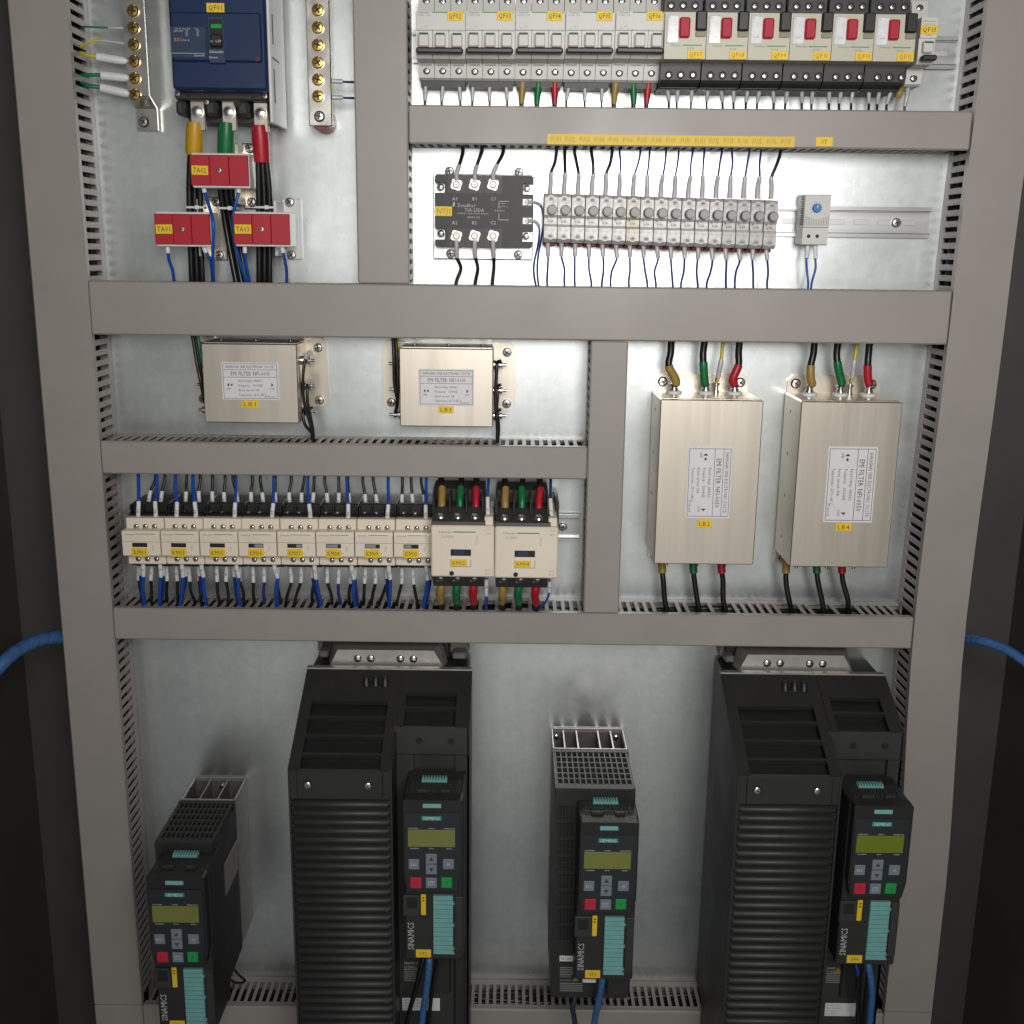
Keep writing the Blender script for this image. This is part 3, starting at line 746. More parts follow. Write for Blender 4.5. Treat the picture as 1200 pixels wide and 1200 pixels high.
for i, trip in enumerate(wpos):
    for k, (ua, ub) in enumerate(trip):
        thick = i in (2, 4); dv = i*.9
        lab = f"{side3[k]} wire below the white breaker tagged QF0{i+2}"
        if thick:
            c = (hbrn_m, hgrn_m, hred_m)[k]; nm = ("ochre", "green", "red")[k]
            wire(f"{nm} sleeved {side3[k]} wire below the white breaker tagged QF0{i+2}", [(ua, 90+dv, -.032), (ua*.6+ub*.4, 102, -.034), (ub, 120, -.034), (ub, 134, -.034)], .0028, blk_m, TW,
                 [(0.0, 2.15, lambda q: .0052-.0022*max(0, q-.25)/.75, c, "heat_shrink")])
        else:
            wire("grey sleeved " + lab, [(ua, 90+dv, -.032), (ua*.6+ub*.4, 102, -.034), (ub, 120, -.034), (ub, 134, -.034)], .0014, blk_m, TW,
                 [(0.0, 1.95, lambda q: .0027-.0006*q, slv_m, "sleeve")])

# ================================================================ motor starters
yG, yGL = -0.090, -0.064
def starter(i):
    u0 = 779 + 49.1*i; u1 = u0+48.4; dv = i*.55; um = (u0+u1)/2
    x0, x1 = at(u0, 45, yG).x, at(u1, 45, yG).x
    zt = at(um, 14.2+dv, yG).z; zb = at(um, 69.3+dv, yG).z
    n = 7+i; num = f"QF{n:02d}"
    t = thing("motor_starter", f"motor starter with a red button, tagged {num}, " + ["first after the white breakers", "second after the white breakers", "third after the white breakers", "fourth after the white breakers", "fifth after the white breakers", "next to the narrow single breaker"][i],
              "motor starter", ((x0+x1)/2, 0, zb), "motor starters with red buttons in the top row"); t.rotation_euler.y = random.uniform(-.004, .004)
    m = MB(); m.box(x0+.0004, x1-.0004, -.052, -.008, at(um, 98+dv, yGL).z-.004, zt+.02, .001); m.box(x0+.0008, x1-.0008, -.070, -.04, zb+.002, zt-.002)
    zl0, zl1 = at(um, 97+dv, yGL).z, at(um, 70+dv, yGL).z
    m.prism_x([(-.05, zl0-.004), (yGL+.003, zl0), (yGL, zl0+.003), (yGL-.002, zb+.004), (-.05, zb+.004)], x0+.0004, x1-.0004)
    m.box(x0+.0004, x1-.0004, yGL-.002, -.02, zt-.004, zt+.026, .001)
    part("base", m, char_m, t)
    # beige front with the knob notch at the right
    un = u0+36; xn = at(un, 30, yG).x; zn = at(um, 36+dv, yG).z
    m = MB(); m.prism_y([(x0, zb), (x1, zb), (x1, zn), (xn, zn), (xn, zt), (x0, zt)], yG, -.066); part("front", m, cream2_m, t)
    m = MB(); m.box(xn+.0006, x1-.0004, yG-.004, -.07, zn+.0004, zt+.001, .0012); part("knob", m, black_m, t)
    a, c, d, e = span(u0+36, 43.5+dv, u0+48, 36.4+dv, yG); m = MB(); m.box(a, c, yG-.0015, yG+.002, d, e, .0008); part("knob_stop", m, olive_m, t)
    a, c, d, e = span(u0+17.5, 44+dv, u0+30, 20+dv, yG-.004); m = MB(); m.box(a, c, yG-.0055, yG+.002, d, e, .0015); part("stop_button", m, btnred_m, t)
    a, c, d, e = span(u0+2.5, 51+dv, u0+17, 17+dv, yG-.001); m = MB(); m.box(a, c, yG-.0022, yG+.002, d, e, .0012); cv = part("dial_cover", m, clear_m, t)
    m = MB(); m.text("6-10A", (a+c)/2, d+(e-d)*.25, yG-.0025, .0016); m.text("I>", a+.003, e-.003, yG-.0025, .0018); part("lettering", m, greyink_m, cv)
    zg = at(um, 53+dv, yG).z
    m = MB(); m.box(x0+.02, x1-.004, yG-.0003, yG+.001, zg-.0005, zg+.0005); m.text("Schneider", x0+.0125, zg, yG-.0003, .0019, w=.012); part("green_print", m, grnink_m, t)
    m = MB(); m.text("GV2ME", x0+.028, zg-.0032, yG-.0003, .0017); part("lettering", m, greyink_m, t)
    tag(t, u0+26.5, 59+dv, u0+46, 69+dv, yG-.0004, num, mk_fade)
    for k in range(3):
        p = at(u0-.5+5+14.2*k - i*.15, 88+dv, yGL); screw('deep', t, (p.x, yGL-.0016, p.z))
        p = at(u0+8+14.2*k, 6+dv*.6, yGL-.004); screw('deep', t, (p.x, yGL-.0026, p.z))
    return t
mk_fade = mk("worn_tag_ink", (0.45, 0.22, 0.02), 0.6, var=0.1)
gend = [[(782, 783), (794.5, 794), (811.5, 809)], [(830, 829), (844, 847), (859.5, 860)], [(877, 874.5), (891.5, 887), (906, 905.5)],
        [(924, 920), (940, 939.5), (953, 951)], [(972, 972), (987, 984.5), (1000.5, 997)], [(1018.5, 1017), (1032, 1028.5), (1047, 1040)]]
for i in range(6):
    starter(i)
    for k, (ua, ub) in enumerate(gend[i]):
        dv = i*.6
        wire(f"grey sleeved {side3[k]} wire below the motor starter tagged QF{7+i:02d}", [(ua, 94+dv, -.045), (ua*.7+ub*.3, 105, -.043), (ub, 121+dv, -.04), (ub, 136, -.038)], .0014, blk_m, TW,
             [(0.0, 1.9, lambda q: .0026-.0005*q, slv_m, "sleeve")])

# ================================================================ single pole breaker
yN1 = yN
x0, x1 = at(1078.2, 45, yN1).x, at(1097.5, 45, yN1).x
za = at(1088, 20.5, yN).z; zb = at(1088, 44.5, yN).z; zc = at(1085, 70, yM).z; zd = at(1085, 75, yM).z-.001; ze = at(1074, 101, yL).z; zt = za+.0235
t = thing("single_breaker", "narrow single pole breaker tagged QF13 at the right end of the top row", "circuit breaker", ((x0+x1)/2, 0, ze))
m = MB(); nose_body(m, x0, x1, zt, za, zb, zc, zd, ze); part("body", m, grey_m, t)
m = MB(); m.text("Schneider", (x0+x1)/2, at(1088, 24.5, yN).z, yN-.0003, .002, w=.0145); part("green_print", m, grnink_m, t)
m = MB(); m.text("iC65N C6A", (x0+x1)/2, at(1088, 28.5, yN).z, yN-.0003, .0016, w=.013); m.box((x0+x1)/2-.003, (x0+x1)/2+.003, yN-.0003, yN, at(1088, 41.6, yN).z, at(1088, 40.8, yN).z); part("lettering", m, greyink_m, t)
tag(t, 1078.6, 29.8, 1099, 40, yN-.0003, "QF13", ink_m)
xm = (x0+x1)/2
m = MB(); m.box(xm-.0056, xm+.0056, yM-.0075, yM+.002, at(1086, 63, yM).z, at(1086, 49, yM).z, .0012); tg = part("toggle", m, grey_m, t)
m = MB(); m.box(xm-.0046, xm+.0046, yM-.0082, yM-.006, at(1086, 52, yM).z, at(1086, 50, yM).z, .0003); part("green_mark", m, mk_dgreen, tg)
m = MB(); m.box(x0+.0012, x1-.0008, yM-.0135, yM-.004, at(1086, 71, yM-.012).z, at(1086, 64, yM-.012).z, .0016); part("handle_bar", m, mk_handle, t)
p = at(1074, 92, yL); screw('term', t, (xm, yL-.0015, p.z))
p = at(1083, 10, yL); screw('term', t, (xm, yL-.0012, p.z))
m = MB(); m.box(xm-.0058, xm+.0058, yL-.0048, yL-.001, at(1075, 83, yL).z, at(1075, 77, yL).z, .0004); part("marker_window", m, grey2_m, t)
wire("grey sleeved wire below the narrow breaker tagged QF13", [(1064, 101, -.03), (1063, 112, -.034), (1061, 126, -.034), (1061, 138, -.034)], .0014, blk_m, TW, [(0.0, 1.9, lambda q: .0027-.0006*q, slv_m, "sleeve")])
wire("ochre wire end between the last motor starter and the narrow breaker", [(1058, 100, -.026), (1054, 108, -.03), (1052, 114, -.028)], .0042, hbrn_m, TW)

# ================================================================ yellow strips on the duct
x0, x1, z0, z1 = span(641, 158, 931.3, 170.6, DF)
xl, xr = x0, x1
zl = (at(641.5, 157.8, DF).z + at(641.5, 169.6, DF).z)/2; zr = (at(931, 159.6, DF).z+at(931, 171.8, DF).z)/2
h = z1-z0; zm = (zl+zr)/2
m = MB(); m.box(x0, x1, DF-.0007, DF+.0002, zm-h/2, zm+h/2, .0002)
o = solo("label_strip", m, paleyel_m, "long yellow strip of printed fuse numbers along the duct above the fuse row", "label", org=(x0, DF, zm))
m = MB()
for i in range(17):
    x = at(651.5+16.85*i, 165, DF).x; m.text(f"FU{i+1:02d}", x, zm, DF-.0009, h*.50, w=.0112)
part("lettering", m, fadeink_m, o)
x0, x1, z0, z1 = span(956, 160.6, 975.8, 171.6, DF)
m = MB(); m.box(x0, x1, DF-.0007, DF+.0002, z0, z1, .0002)
o = solo("label_tag", m, label_m, "small yellow label right of the long fuse strip on the duct", "label", org=(x0, DF, z0))
m = MB(); m.text("ST", (x0+x1)/2, (z0+z1)/2, DF-.0009, (z1-z0)*.4, w=(x1-x0)*.36); part("lettering", m, tagink_m, o)

# ================================================================ solid state relay
y = -0.040
x0, x1, z0, z1 = span(509.6, 205, 624.6, 290, y)
t = thing("solid_state_relay", "black three phase solid state relay with white cross terminals, left of the fuses", "relay", ((x0+x1)/2, 0, z0))
a, c, d, e = span(508, 204, 625, 304, -.010)
m = MB(); m.box(a, c, -.013, -.0006, d, e, .001); part("mounting_plate", m, zinc_m, t)
m = MB(); m.box(x0+.0015, x1-.0015, -.0165, -.0132, z0+.001, z1-.001); part("base_plate", m, nick_m, t)
nx = at(521.2, 250, y).x; nx2 = at(612.8, 250, y).x
n1, n2, n3, n4 = [at(520, v, y).z for v in (213.5, 225.8, 268, 280.5)]
m1, m2, m3, m4 = [at(614, v, y).z for v in (215, 227.5, 271, 283)]
m = MB()
m.prism_y([(x0, z1-.002), (x0, n1), (nx, n1), (nx, n2), (x0, n2), (x0, n3), (nx, n3), (nx, n4), (x0, n4), (x0, z0+.002), (x0+.002, z0),
           (x1-.002, z0), (x1, z0+.002), (x1, m4), (nx2, m4), (nx2, m3), (x1, m3), (x1, m2), (nx2, m2), (nx2, m1), (x1, m1), (x1, z1-.002), (x1-.002, z1), (x0+.002, z1)][::-1], y, -.0168)
body = part("housing", m, ssr_m, t)
for u, v in ((516.5, 219.5), (617.5, 221.3), (516.8, 273.8), (616.5, 277)):
    p = at(u, v, -.02); m = MB(); m.lathe((p.x, -.0168, p.z), [(.0055, 0), (.0055, .001), (.0042, .0011), (.0038, .006), (.002, .0066)], 16); m.mi = 1; m.box(p.x-.0025, p.x+.0025, -.0238, -.023, p.z-.0005, p.z+.0005)
    part("mounting_screw", m, [steel_m, slot_m], t, 40)
plus = []
for k in range(32):
    q = 2*math.pi*k/32; r = .0064*(1+.13*math.cos(4*q)); plus.append((r*math.cos(q+.5), r*math.sin(q+.5)))
for j, (vs, nm) in enumerate(((216.3, '1'), (276.5, '2'))):
    for k, u in enumerate((534.8, 556.2, 577.8)):
        a, c, d, e = span(u-10, 205.6 if j == 0 else 268, u+10.5, 226.5 if j == 0 else 289.4, y)
        m = MB(); m.box(a, c, y-.0003, y+.004, d, e); part("terminal_recess", m, black_m, t)
        p = at(u, vs, y-.003)
        m = MB(); m.prism_y([(p.x+px, p.z+pz) for px, pz in plus], y-.0032, y-.0004)
        m.lathe((p.x, y-.003, p.z), [(.0040, 0), (.0040, .0014), (.0030, .0022)], 14)
        m.mi = 1
        for q in (.4, 1.97): m.box(p.x-.0016, p.x+.0016, y-.0054, y-.005, p.z-.0003, p.z+.0003)
        part("terminal", m, [tin_m, greyink_m], t, 30)
m = MB()
for u, s in ((533, "A"), (556, "B"), (578, "C")):
    for v, n in ((233, "1"), (261, "2")):
        p = at(u, v, y); m.text(s+n, p.x, p.z, y-.0002, .0036)
p = at(547, 240.5, y); m.text("Soudter", p.x, p.z, y-.0002, .0042, w=.0215)
p = at(531.8, 239.3, y); m.prism_y([(p.x-.0012, p.z-.003), (p.x+.0004, p.z-.0024), (p.x+.0014, p.z+.0002), (p.x+.0006, p.z+.003), (p.x-.001, p.z+.001)], y-.0003, y)
p = at(556, 246.3, y); m.text("TSR-25DA", p.x, p.z, y-.0002, .0037, w=.0225)
p = at(554, 250.3, y); m.text("3-PHASE SOLID STATE RELAY", p.x, p.z, y-.0002, .0017, w=.036)
p = at(555, 254.6, y); m.text("480VAC 25A", p.x, p.z, y-.0002, .0021, w=.015)
p = at(585.5, 246.8, y); m.text("4-32VDC", p.x, p.z, y-.0002, .0017, w=.012)
a, c, d, e = span(584.3, 235.6, 596.5, 258, y)
for q in ((a, c, e-.0006, e), (a, c, d, d+.0006)): m.quad((q[0], y-.0002, q[2]), (q[1], y-.0002, q[2]), (q[1], y-.0002, q[3]), (q[0], y-.0002, q[3]))
zq0, zq1 = at(584, 244.5, y).z, at(584, 249.5, y).z
for q0, q1 in ((zq0, e), (d, zq1)): m.quad((a, y-.0002, q0), (a+.0006, y-.0002, q0), (a+.0006, y-.0002, q1), (a, y-.0002, q1))
for v, s in ((238.5, "INPUT"), (242, "CONTROL")): 
    p = at(590, v, y); m.text(s, p.x, p.z, y-.0002, .0014)
part("lettering", m, palink_m, body)
tag(t, 509.8, 241.8, 529.8, 253.2, y-.0002, "NTJ1", mk_fade)
for v in (237, 259):
    a, c, d, e = span(612, v-4.2, 624.6, v+4.2, y-.001)
    m = MB(); m.box(a-.001, c+.0004, y-.0004, y+.004, d-.001, e+.001); part("control_recess", m, black_m, t)
    m = MB(); m.box(a, c-.001, y-.002, y, d, e, .0008); m.lathe(((a+c)/2, y-.002, (d+e)/2), [(.003, 0), (.003, .001), (.002, .0016)], 12); m.mi = 1; m.box((a+c)/2-.002, (a+c)/2+.002, y-.0039, y-.003, (d+e)/2-.0003, (d+e)/2+.0003)
    part("control_terminal", m, [tin_m, slot_m], t, 30)
for u, v in ((526.8, 200.7), (608, 201.8), (528, 297.2), (607.3, 298.6)):
    p = at(u, v, -.014); screw('dome', t, (p.x, -.013, p.z), "bolt")
SG = "wires of the solid state relay"
for k, (u, uu) in enumerate(((534.8, 543), (556.2, 565), (577.8, 588.5))):
    wire(f"black {side3[k]} wire above the solid state relay", [(u+.3, 211, -.044), (u+.3, 203, -.043), (u+3.5, 193.5, -.04), (uu-.8, 182, -.036), (uu+.5, 174, -.034), (uu-1, 160, -.034)], .0021, blk_m, SG,
         [(0, 2.1, .0027, slv_m)])
    wire(f"black {side3[k]} wire below the solid state relay", [(u, 281.5, -.044), (u+.2, 292, -.043), (u+1.2, 303, -.04), (u+(5.5, 3.5, 1.5)[k], 315, -.036), (u+(1, 1.5, .5)[k], 330, -.034), (u-1, 346, -.034)], .0021, blk_m, SG,
         [(0, 1.9, .0027, slv_m)])
wire("navy wire from the upper control terminal of the black relay", [(618, 237, -.043), (627, 237.5, -.045), (633.5, 243, -.05), (636.2, 262, -.048), (630, 300, -.04), (629.5, 322, -.036), (633, 346, -.033)], .0012, navy_m, SG, [(.2, 1.9, .0021, slv_m)])
wire("navy wire from the lower control terminal of the black relay", [(618, 259, -.043), (626, 259.5, -.045), (631, 266, -.048), (630, 285, -.045), (626.5, 308, -.04), (627, 325, -.036), (631, 346, -.033)], .0012, navy_m, SG, [(.2, 1.9, .0021, slv_m)])

# ================================================================ fuse holders
y = -0.055
zt = (at(645, 225.8, y).z + at(904, 230, y).z)/2; zb = (at(640, 283, y).z + at(897, 287.3, y).z)/2
fx = [at(637.3+16.18*i, 246, y).x for i in range(18)]
pitch = (fx[17]-fx[0])/17
FU = "row of clear fuse holders"
def fuse_proto():
    x0, x1 = fx[0]+.0006, fx[0]+pitch-.0006; xm = (x0+x1)/2
    t = thing("fuse_holder", "", "fuse holder", ((x0+x1)/2, 0, zb), FU)
    m = MB(); m.box(x0+.0003, x1-.0003, -.034, -.008, zb-.004, zt+.001, .001); part("base", m, fusebase_m, t)
    m = MB(); m.prism_x([(-.030, zb), (y+.006, zb), (y, zb+.004), (y, zb+.017), (y+.003, zb+.020), (y+.003, zb+.027), (y, zb+.030), (y, zt-.004), (y+.005, zt), (-.030, zt)], x0, x1); bd = part("body", m, fuse_m, t)
    zk = at(645, 245.6, y-.006).z
    m = MB(); m.lathe((xm+.0012, y+.001, zk), [(.0056, 0), (.0056, .009), (.0050, .0105)], 20); m.mi = 1; m.lathe((xm+.0012, y-.0096, zk), [(.0040, 0), (.0038, .0006)], 18); part("fuse_cap", m, [fusecap_m, fuseface_m], t, 35)
    for z in (at(645, 233, y).z, at(641, 276.5, y).z):
        m = MB(); m.lathe((xm, y+.0006, z), [(.0040, 0), (.0040, .0014), (.0028, .0014), (.0026, .0004)], 12); part("screw_collar", m, fuse_m, t, 30)
        m = MB(); m.cyl((xm, y-.0002, z), (xm, y-.0012, z), .0023, n=10); m.mi = 1; m.box(xm-.0016, xm+.0016, y-.0013, y-.001, z-.0003, z+.0003); part("screw", m, [fuseface_m, slot_m], t, 30)
    m = MB()
    z = at(641, 259, y).z; m.text("6.3A", xm, z, y+.0024, .0024); m.box(xm-.0046, xm-.0034, y+.0024, y+.003, z+.003, z+.0045); m.text("+|-", xm, z-.0045, y+.0024, .0016); part("lettering", m, ink_m, bd)
    m = MB(); m.box(x0-.0009, x0+.0001, y+.002, -.02, zb, zt); part("gap_edge", m, char_m, t)
    return t
ordw = ["first", "second", "third", "fourth", "fifth", "sixth", "seventh", "eighth", "ninth", "tenth", "eleventh", "twelfth", "thirteenth", "fourteenth", "fifteenth", "sixteenth", "last"]
proto = fuse_proto()
base = proto.location.copy()
for i in range(17):
    o = proto if i == 0 else copy_tree(proto, base + Vector((pitch*i, 0, -.0003*i+.0024 - .0024)))
    o["label"] = f"clear fuse holder with a round cap, {ordw[i]} from the left under the yellow strip"
    o.rotation_euler.y = random.uniform(-.007, .007)
    if i == 6:
        o["label"] = "yellowed clear fuse holder, seventh from the left under the yellow strip"
        for c in o.children:
            if c.name.startswith("body"):
                c.data = c.data.copy(); c.data.materials[0] = fuseyel_m
topu = [651, 662, 673, 692, 716, 727, 749.5, 762, 779.5, 795, 811.5, 825, 846, 858, 879, 891, 914]
botu = [642, 662, 674, 692, 704.5, 716, 738, 758, 768, 788.5, 798, 818.5, 829, 851, 861, 882, 899.5]
mk_navyblack = mk("blue_black_wire", (0.010, 0.010, 0.028), 0.36, var=0.1)
for i in range(17):
    uc = 645.3+16.18*i; dv = i*.26
    fat = i < 5 or i == 16
    wire(("thick black" if fat else "thin navy") + f" wire above the {ordw[i]} fuse holder", [(uc-.8, 229+dv, -.042), (uc, 215+dv, -.043), (uc+1.2, 203+dv, -.044), ((uc+2)*.45+topu[i]*.55, 190+dv*.6, -.042), (topu[i], 176+dv*.3, -.038), (topu[i]+1, 160, -.036)],
         .0019 if fat else .0012, (blk_m if i in (1, 2) else mk_navyblack) if fat else navy_m, "wires above the fuse holders", [(0, 2.0, lambda q: .0030-.0005*q, slv_m)])
    ub = 641.5+16.0*i+.6
    wire(f"thin blue wire below the {ordw[i]} fuse holder", [(ub-.4, 282+dv, -.040), (ub, 292+dv, -.042), (ub+.4, 302+dv, -.042), (ub*.5+botu[i]*.5+1.2*math.sin(i*2.1), 316+dv, -.040), (botu[i], 330+dv, -.037), (botu[i]+1, 348+dv, -.034)],
         .0013, navy_m, "wires below the fuse holders", [(0, 1.95, lambda q: .0028-.0003*q, slv_m)])

# ================================================================ thermostat
y = -0.044
x0, x1, z0, z1 = span(942.3, 228, 972, 287.4, y)
t = thing("thermostat", "small grey thermostat with a blue dial, right of the fuse row", "thermostat", ((x0+x1)/2, 0, z0))
zs = at(957, 266, y).z
m = MB(); m.prism_x([(-.008, z0+.003), (y+.006, z0), (y+.003, z0+.001), (y+.003, zs-.001), (y, zs), (y, z1-.001), (y+.001, z1), (-.008, z1+.001)], x0, x1)
part("case", m, grey_m, t)
p = at(957, 244, y)
m = MB(); m.lathe((p.x, y, p.z), [(.0052, 0), (.0048, .0035), (.0042, .004)], 20); m.mi = 1; m.box(p.x-.0004, p.x+.0004, y-.0042, y-.003, p.z, p.z+.0035); part("dial", m, [knob_m, white_m], t, 35)
m = MB()
for k in range(11):
    q = math.radians(-40+k*26); r0, r1 = .0060, .0074; c, s = math.cos(q), math.sin(q); w = .0003
    m.quad((p.x+c*r0+s*w, y-.0002, p.z+s*r0-c*w), (p.x+c*r1+s*w, y-.0002, p.z+s*r1-c*w), (p.x+c*r1-s*w, y-.0002, p.z+s*r1+c*w), (p.x+c*r0-s*w, y-.0002, p.z+s*r0+c*w))
m.text("°C", p.x+.009, p.z-.006, y-.0002, .0018)
part("dial_marks", m, knob_m, t)
m = MB(); zz0, zz1 = at(957, 264.4, y).z, at(957, 252.5, y).z
n = 15
for k in range(n):
    x = x0+.001+(x1-x0-.002)*k/(n-1); zt_ = zz1 - (.004*math.sin(math.pi*k/(n-1))); m.box(x-.0003, x+.0003, y-.0002, y+.002, zz0, zt_)
part("front_vents", m, greyink_m, t)
m = MB()
for k in range(13):
    z = at(936, 231+k*2.65, y+.012).z; m.box(x0-.0002, x0+.001, y+.005, y+.017, z-.0007, z+.0007)
part("side_vents", m, slot_m, t)
for u in (947.6, 957.6):
    p = at(u, 276.8, y+.003); m = MB(); m.cyl((p.x, y+.0027, p.z), (p.x, y+.006, p.z), .0021, n=14); part("screw_hole", m, slot_m, t)
for k, (u, pts) in enumerate(((946.5, [(946.5, 283, -.030), (946, 295, -.032), (945.7, 304, -.034), (946.2, 318, -.035), (947.7, 332, -.034), (946, 350, -.033)]),
                              (955, [(955.5, 283, -.030), (955.5, 295, -.032), (955, 304, -.034), (955, 315, -.035), (951.5, 332, -.034), (950, 350, -.033)]))):
    wire(f"{('left', 'right')[k]} of two blue wires below the thermostat", pts, .0013, bluew_m, "wires below the thermostat", [(0, 1.95, .0024, wslv_m)])
# ================================================================ filters
def rating_label(parent, x0, x1, z0, z1, y, rot, model, amps):
    """printed plate; rot=True turns the print a quarter turn clockwise"""
    m = MB(); m.box(x0, x1, y-.0006, y+.0002, z0, z1, .0002); pl = part("rating_plate", m, paper_m, parent)
    cx, cz = (x0+x1)/2, (z0+z1)/2
    W, H = (z1-z0, x1-x0) if rot else (x1-x0, z1-z0)
    tilt = random.uniform(-.008, .008); k = MB(); yy = y-.0008
    def T(px, pz):      # plate coordinates (0..1, 0..1 from top left) to the place
        a, b_ = (px-.5)*W, (.5-pz)*H
        return (cx+b_, cz-a) if rot else (cx+a, cz+b_)
    def tx(s, px, pz, h, w, al='c'):
        X, Z = T(px, pz); k.text(s, X, Z, yy, h*H, al, -math.pi/2 if rot else 0, w*W)
    def ln(p, q, t=.008):
        (a, b_), (c, d) = T(*p), T(*q); h = t*H*.6
        k.box(min(a, c)-h, max(a, c)+h, yy, yy+.0003, min(b_, d)-h, max(b_, d)+h)
    for p, q in (((.03,.04),(.97,.04)), ((.03,.96),(.97,.96)), ((.03,.04),(.03,.96)), ((.97,.04),(.97,.96)), ((.03,.20),(.97,.20)), ((.03,.395),(.97,.395))): ln(p, q)
    tx("SHANGHAI SINE ELECTRONIC CO.LTD", .5, .12, .072, .86)
    tx("EMI FILTER", .34, .30, .105, .36); tx(model, .70, .30, .105, .30)
    for j, (s, t) in enumerate((("Rated voltage: 440VAC", .42), ("Frequency:   50/60HZ", .42), (f"Rated current: {amps}", .36), ("Temperature: -25°C~+85°C", .48))):
        tx(s, .29, .49+.125*j, .062, t, 'l')
    tx("LINE", .115, .70, .05, .075); tx("LOAD", .875, .70, .05, .085); tx("07.08.2015", .83, .915, .045, .18)
    for p in (((.09,.60),(.125,.545),(.125,.655)), ((.90,.60),(.865,.545),(.865,.655))):
        q = [T(*c) for c in p]; k.add([(x, yy, z) for x, z in q], [(0,1,2)])
    ln((.155,.62),(.185,.585),.006); ln((.175,.565),(.185,.565),.006)
    k.turn(cx, cz, tilt)
    part("lettering", k, ink_m, pl)

def small_filter(u0, v0, u1, v1, lab, plate, tg, txt, flange_l):
    y = -0.058
    x0, x1, z0, z1 = span(u0, v0, u1, v1, y)
    t = thing("small_filter", lab, "filter", ((x0+x1)/2, 0, z0), "small metal interference filters")
    m = MB(); m.box(x0, x1, y, -.004, z0, z1, .0010)
    part("lid", m, nick_m, t)
    m = MB(); m.box(x0+.0012, x1-.0012, -.05, -.001, z0-.0012, z1+.0012, .0005); part("case", m, nick_m, t)
    zt, zb = z1+.004, z0+.012
    for s in (-1, 1):
        xe = (x1-.001) if s > 0 else (x0+.001); w = .027*s; c = .006
        m = MB(); m.prism_y([(xe, zb), (xe+w-c*s, zb), (xe+w, zb+c), (xe+w, zt-c), (xe+w-c*s, zt), (xe, zt)][::s], -.0042, -.0008); part("flange", m, nick_m, t)
        zz = zt-.012
        p = (xe+w*.62, -.0042, zz)
        if s > 0 or flange_l: screw('dome', t, p, "bolt")
        screw('dome', t, (xe+w*.62, -.0042, zb+.009), "bolt")
        for k in range(3):
            z = z1-.021-.0305*k; yy = -.028
            m = MB(); m.lathe((xe, yy, z), [(.0055, 0), (.0055, .005), (.0034, .005), (.0034, .009), (.0042, .009), (.0042, .0115), (.0019, .0118), (.0019, .0165)], 12, axis=(s, 0, 0)); part("stud", m, steel_m, t, 40)
    for k in range(3):
        x = x0+(x1-x0)*(.14+.37*k); m = MB(); m.lathe((x, -.027, z1+.001), [(.0028, 0), (.0024, .002), (.001, .0024)], 10, axis=(0,0,1)); part("screw", m, dsteel_m, t, 40)
    a, c, d, e = span(*plate, y); rating_label(t, a, c, d, e, y, False, "NFI-0010", "10A")
    tag(t, *tg, y-.0002, txt)
    return t
small_filter(238, 403, 349, 495.5, "small square metal filter tagged LB1 beside the left duct", (260, 424.5, 327, 468.5), (283.3, 469, 302.5, 478), "LB1", True)
small_filter(468.3, 408.5, 577.8, 500, "small square metal filter tagged LB3 left of the short upright duct", (490.5, 432.5, 555.5, 475.3), (514, 476, 531.5, 484.2), "LB3", False)
FW_ = "wires of the small filters"
wire("black wire at the left side of the small filter LB1", [(224, 385, -.04), (227, 402, -.04), (230, 425, -.042), (236, 447, -.044), (240, 472, -.038)], .0022, blk_m, FW_, name="wire")
wire("second black wire behind the left edge of the small filter LB1", [(228, 385, -.034), (231, 410, -.034), (236, 440, -.034), (240, 460, -.03)], .0018, blk_m, FW_)
wire("green earth wire at the left side of the small filter LB1", [(230, 385, -.038), (233, 402, -.038), (236, 420, -.036), (238, 432, -.03)], .0020, grnw_m, FW_)
wire("black wire from the top stud of the small filter LB1", [(364, 412, -.028), (359, 418, -.034), (356, 425, -.037), (355, 445, -.038), (357, 470, -.036), (361, 490, -.034), (366, 506, -.035), (366, 522, -.035)], .0019, blk_m, FW_, [(0, 1.6, .0026, slv_m)])
wire("black wire from the middle stud of the small filter LB1", [(366, 446, -.028), (361, 448, -.034), (359.5, 455, -.038), (361, 472, -.04), (365, 492, -.038), (367, 507, -.036), (367, 522, -.035)], .0019, blk_m, FW_, [(0, 1.6, .0026, slv_m)])
wire("black wire loop from the lowest stud of the small filter LB1", [(366, 478, -.028), (358, 479, -.034), (355.5, 486, -.038), (358, 498, -.038), (366, 508, -.036), (368, 522, -.035)], .0019, blk_m, FW_)
for i, (du, lb) in enumerate(((0, "black wire bundle strand at the far left of the small filter LB3"), (3.2, "black wire bundle strand nearest the lid of the small filter LB3"))):
    wire(lb, [(459.5+du, 385, -.04), (461+du, 405, -.04), (461.5+du, 425, -.041), (463+du*.8, 450, -.041), (465+du*.5, 470, -.038), (463.5, 484, -.03)], .0021, blk_m, FW_)
wire("thin yellow wire beside the black bundle left of the small filter LB3", [(465, 392, -.036), (466.5, 402, -.034), (468, 412, -.03)], .0014, yelw_m, FW_)
for i, (du, dv, lb) in enumerate(((0, 0, "black wire from the top stud of the small filter LB3"), (1.6, 28, "black wire from the middle stud of the small filter LB3"), (3, 57, "black wire from the lowest stud of the small filter LB3"))):
    wire(lb, [(586, 423+dv, -.028), (582.5, 426+dv*.99, -.036), (581.8+du*.3, 440+dv*.85, -.038), (581+du, 470+dv*.3, -.038), (582.5+du*.7, 495+dv*.08, -.036), (583, 506, -.035), (583, 523, -.035)], .0022, blk_m, FW_)

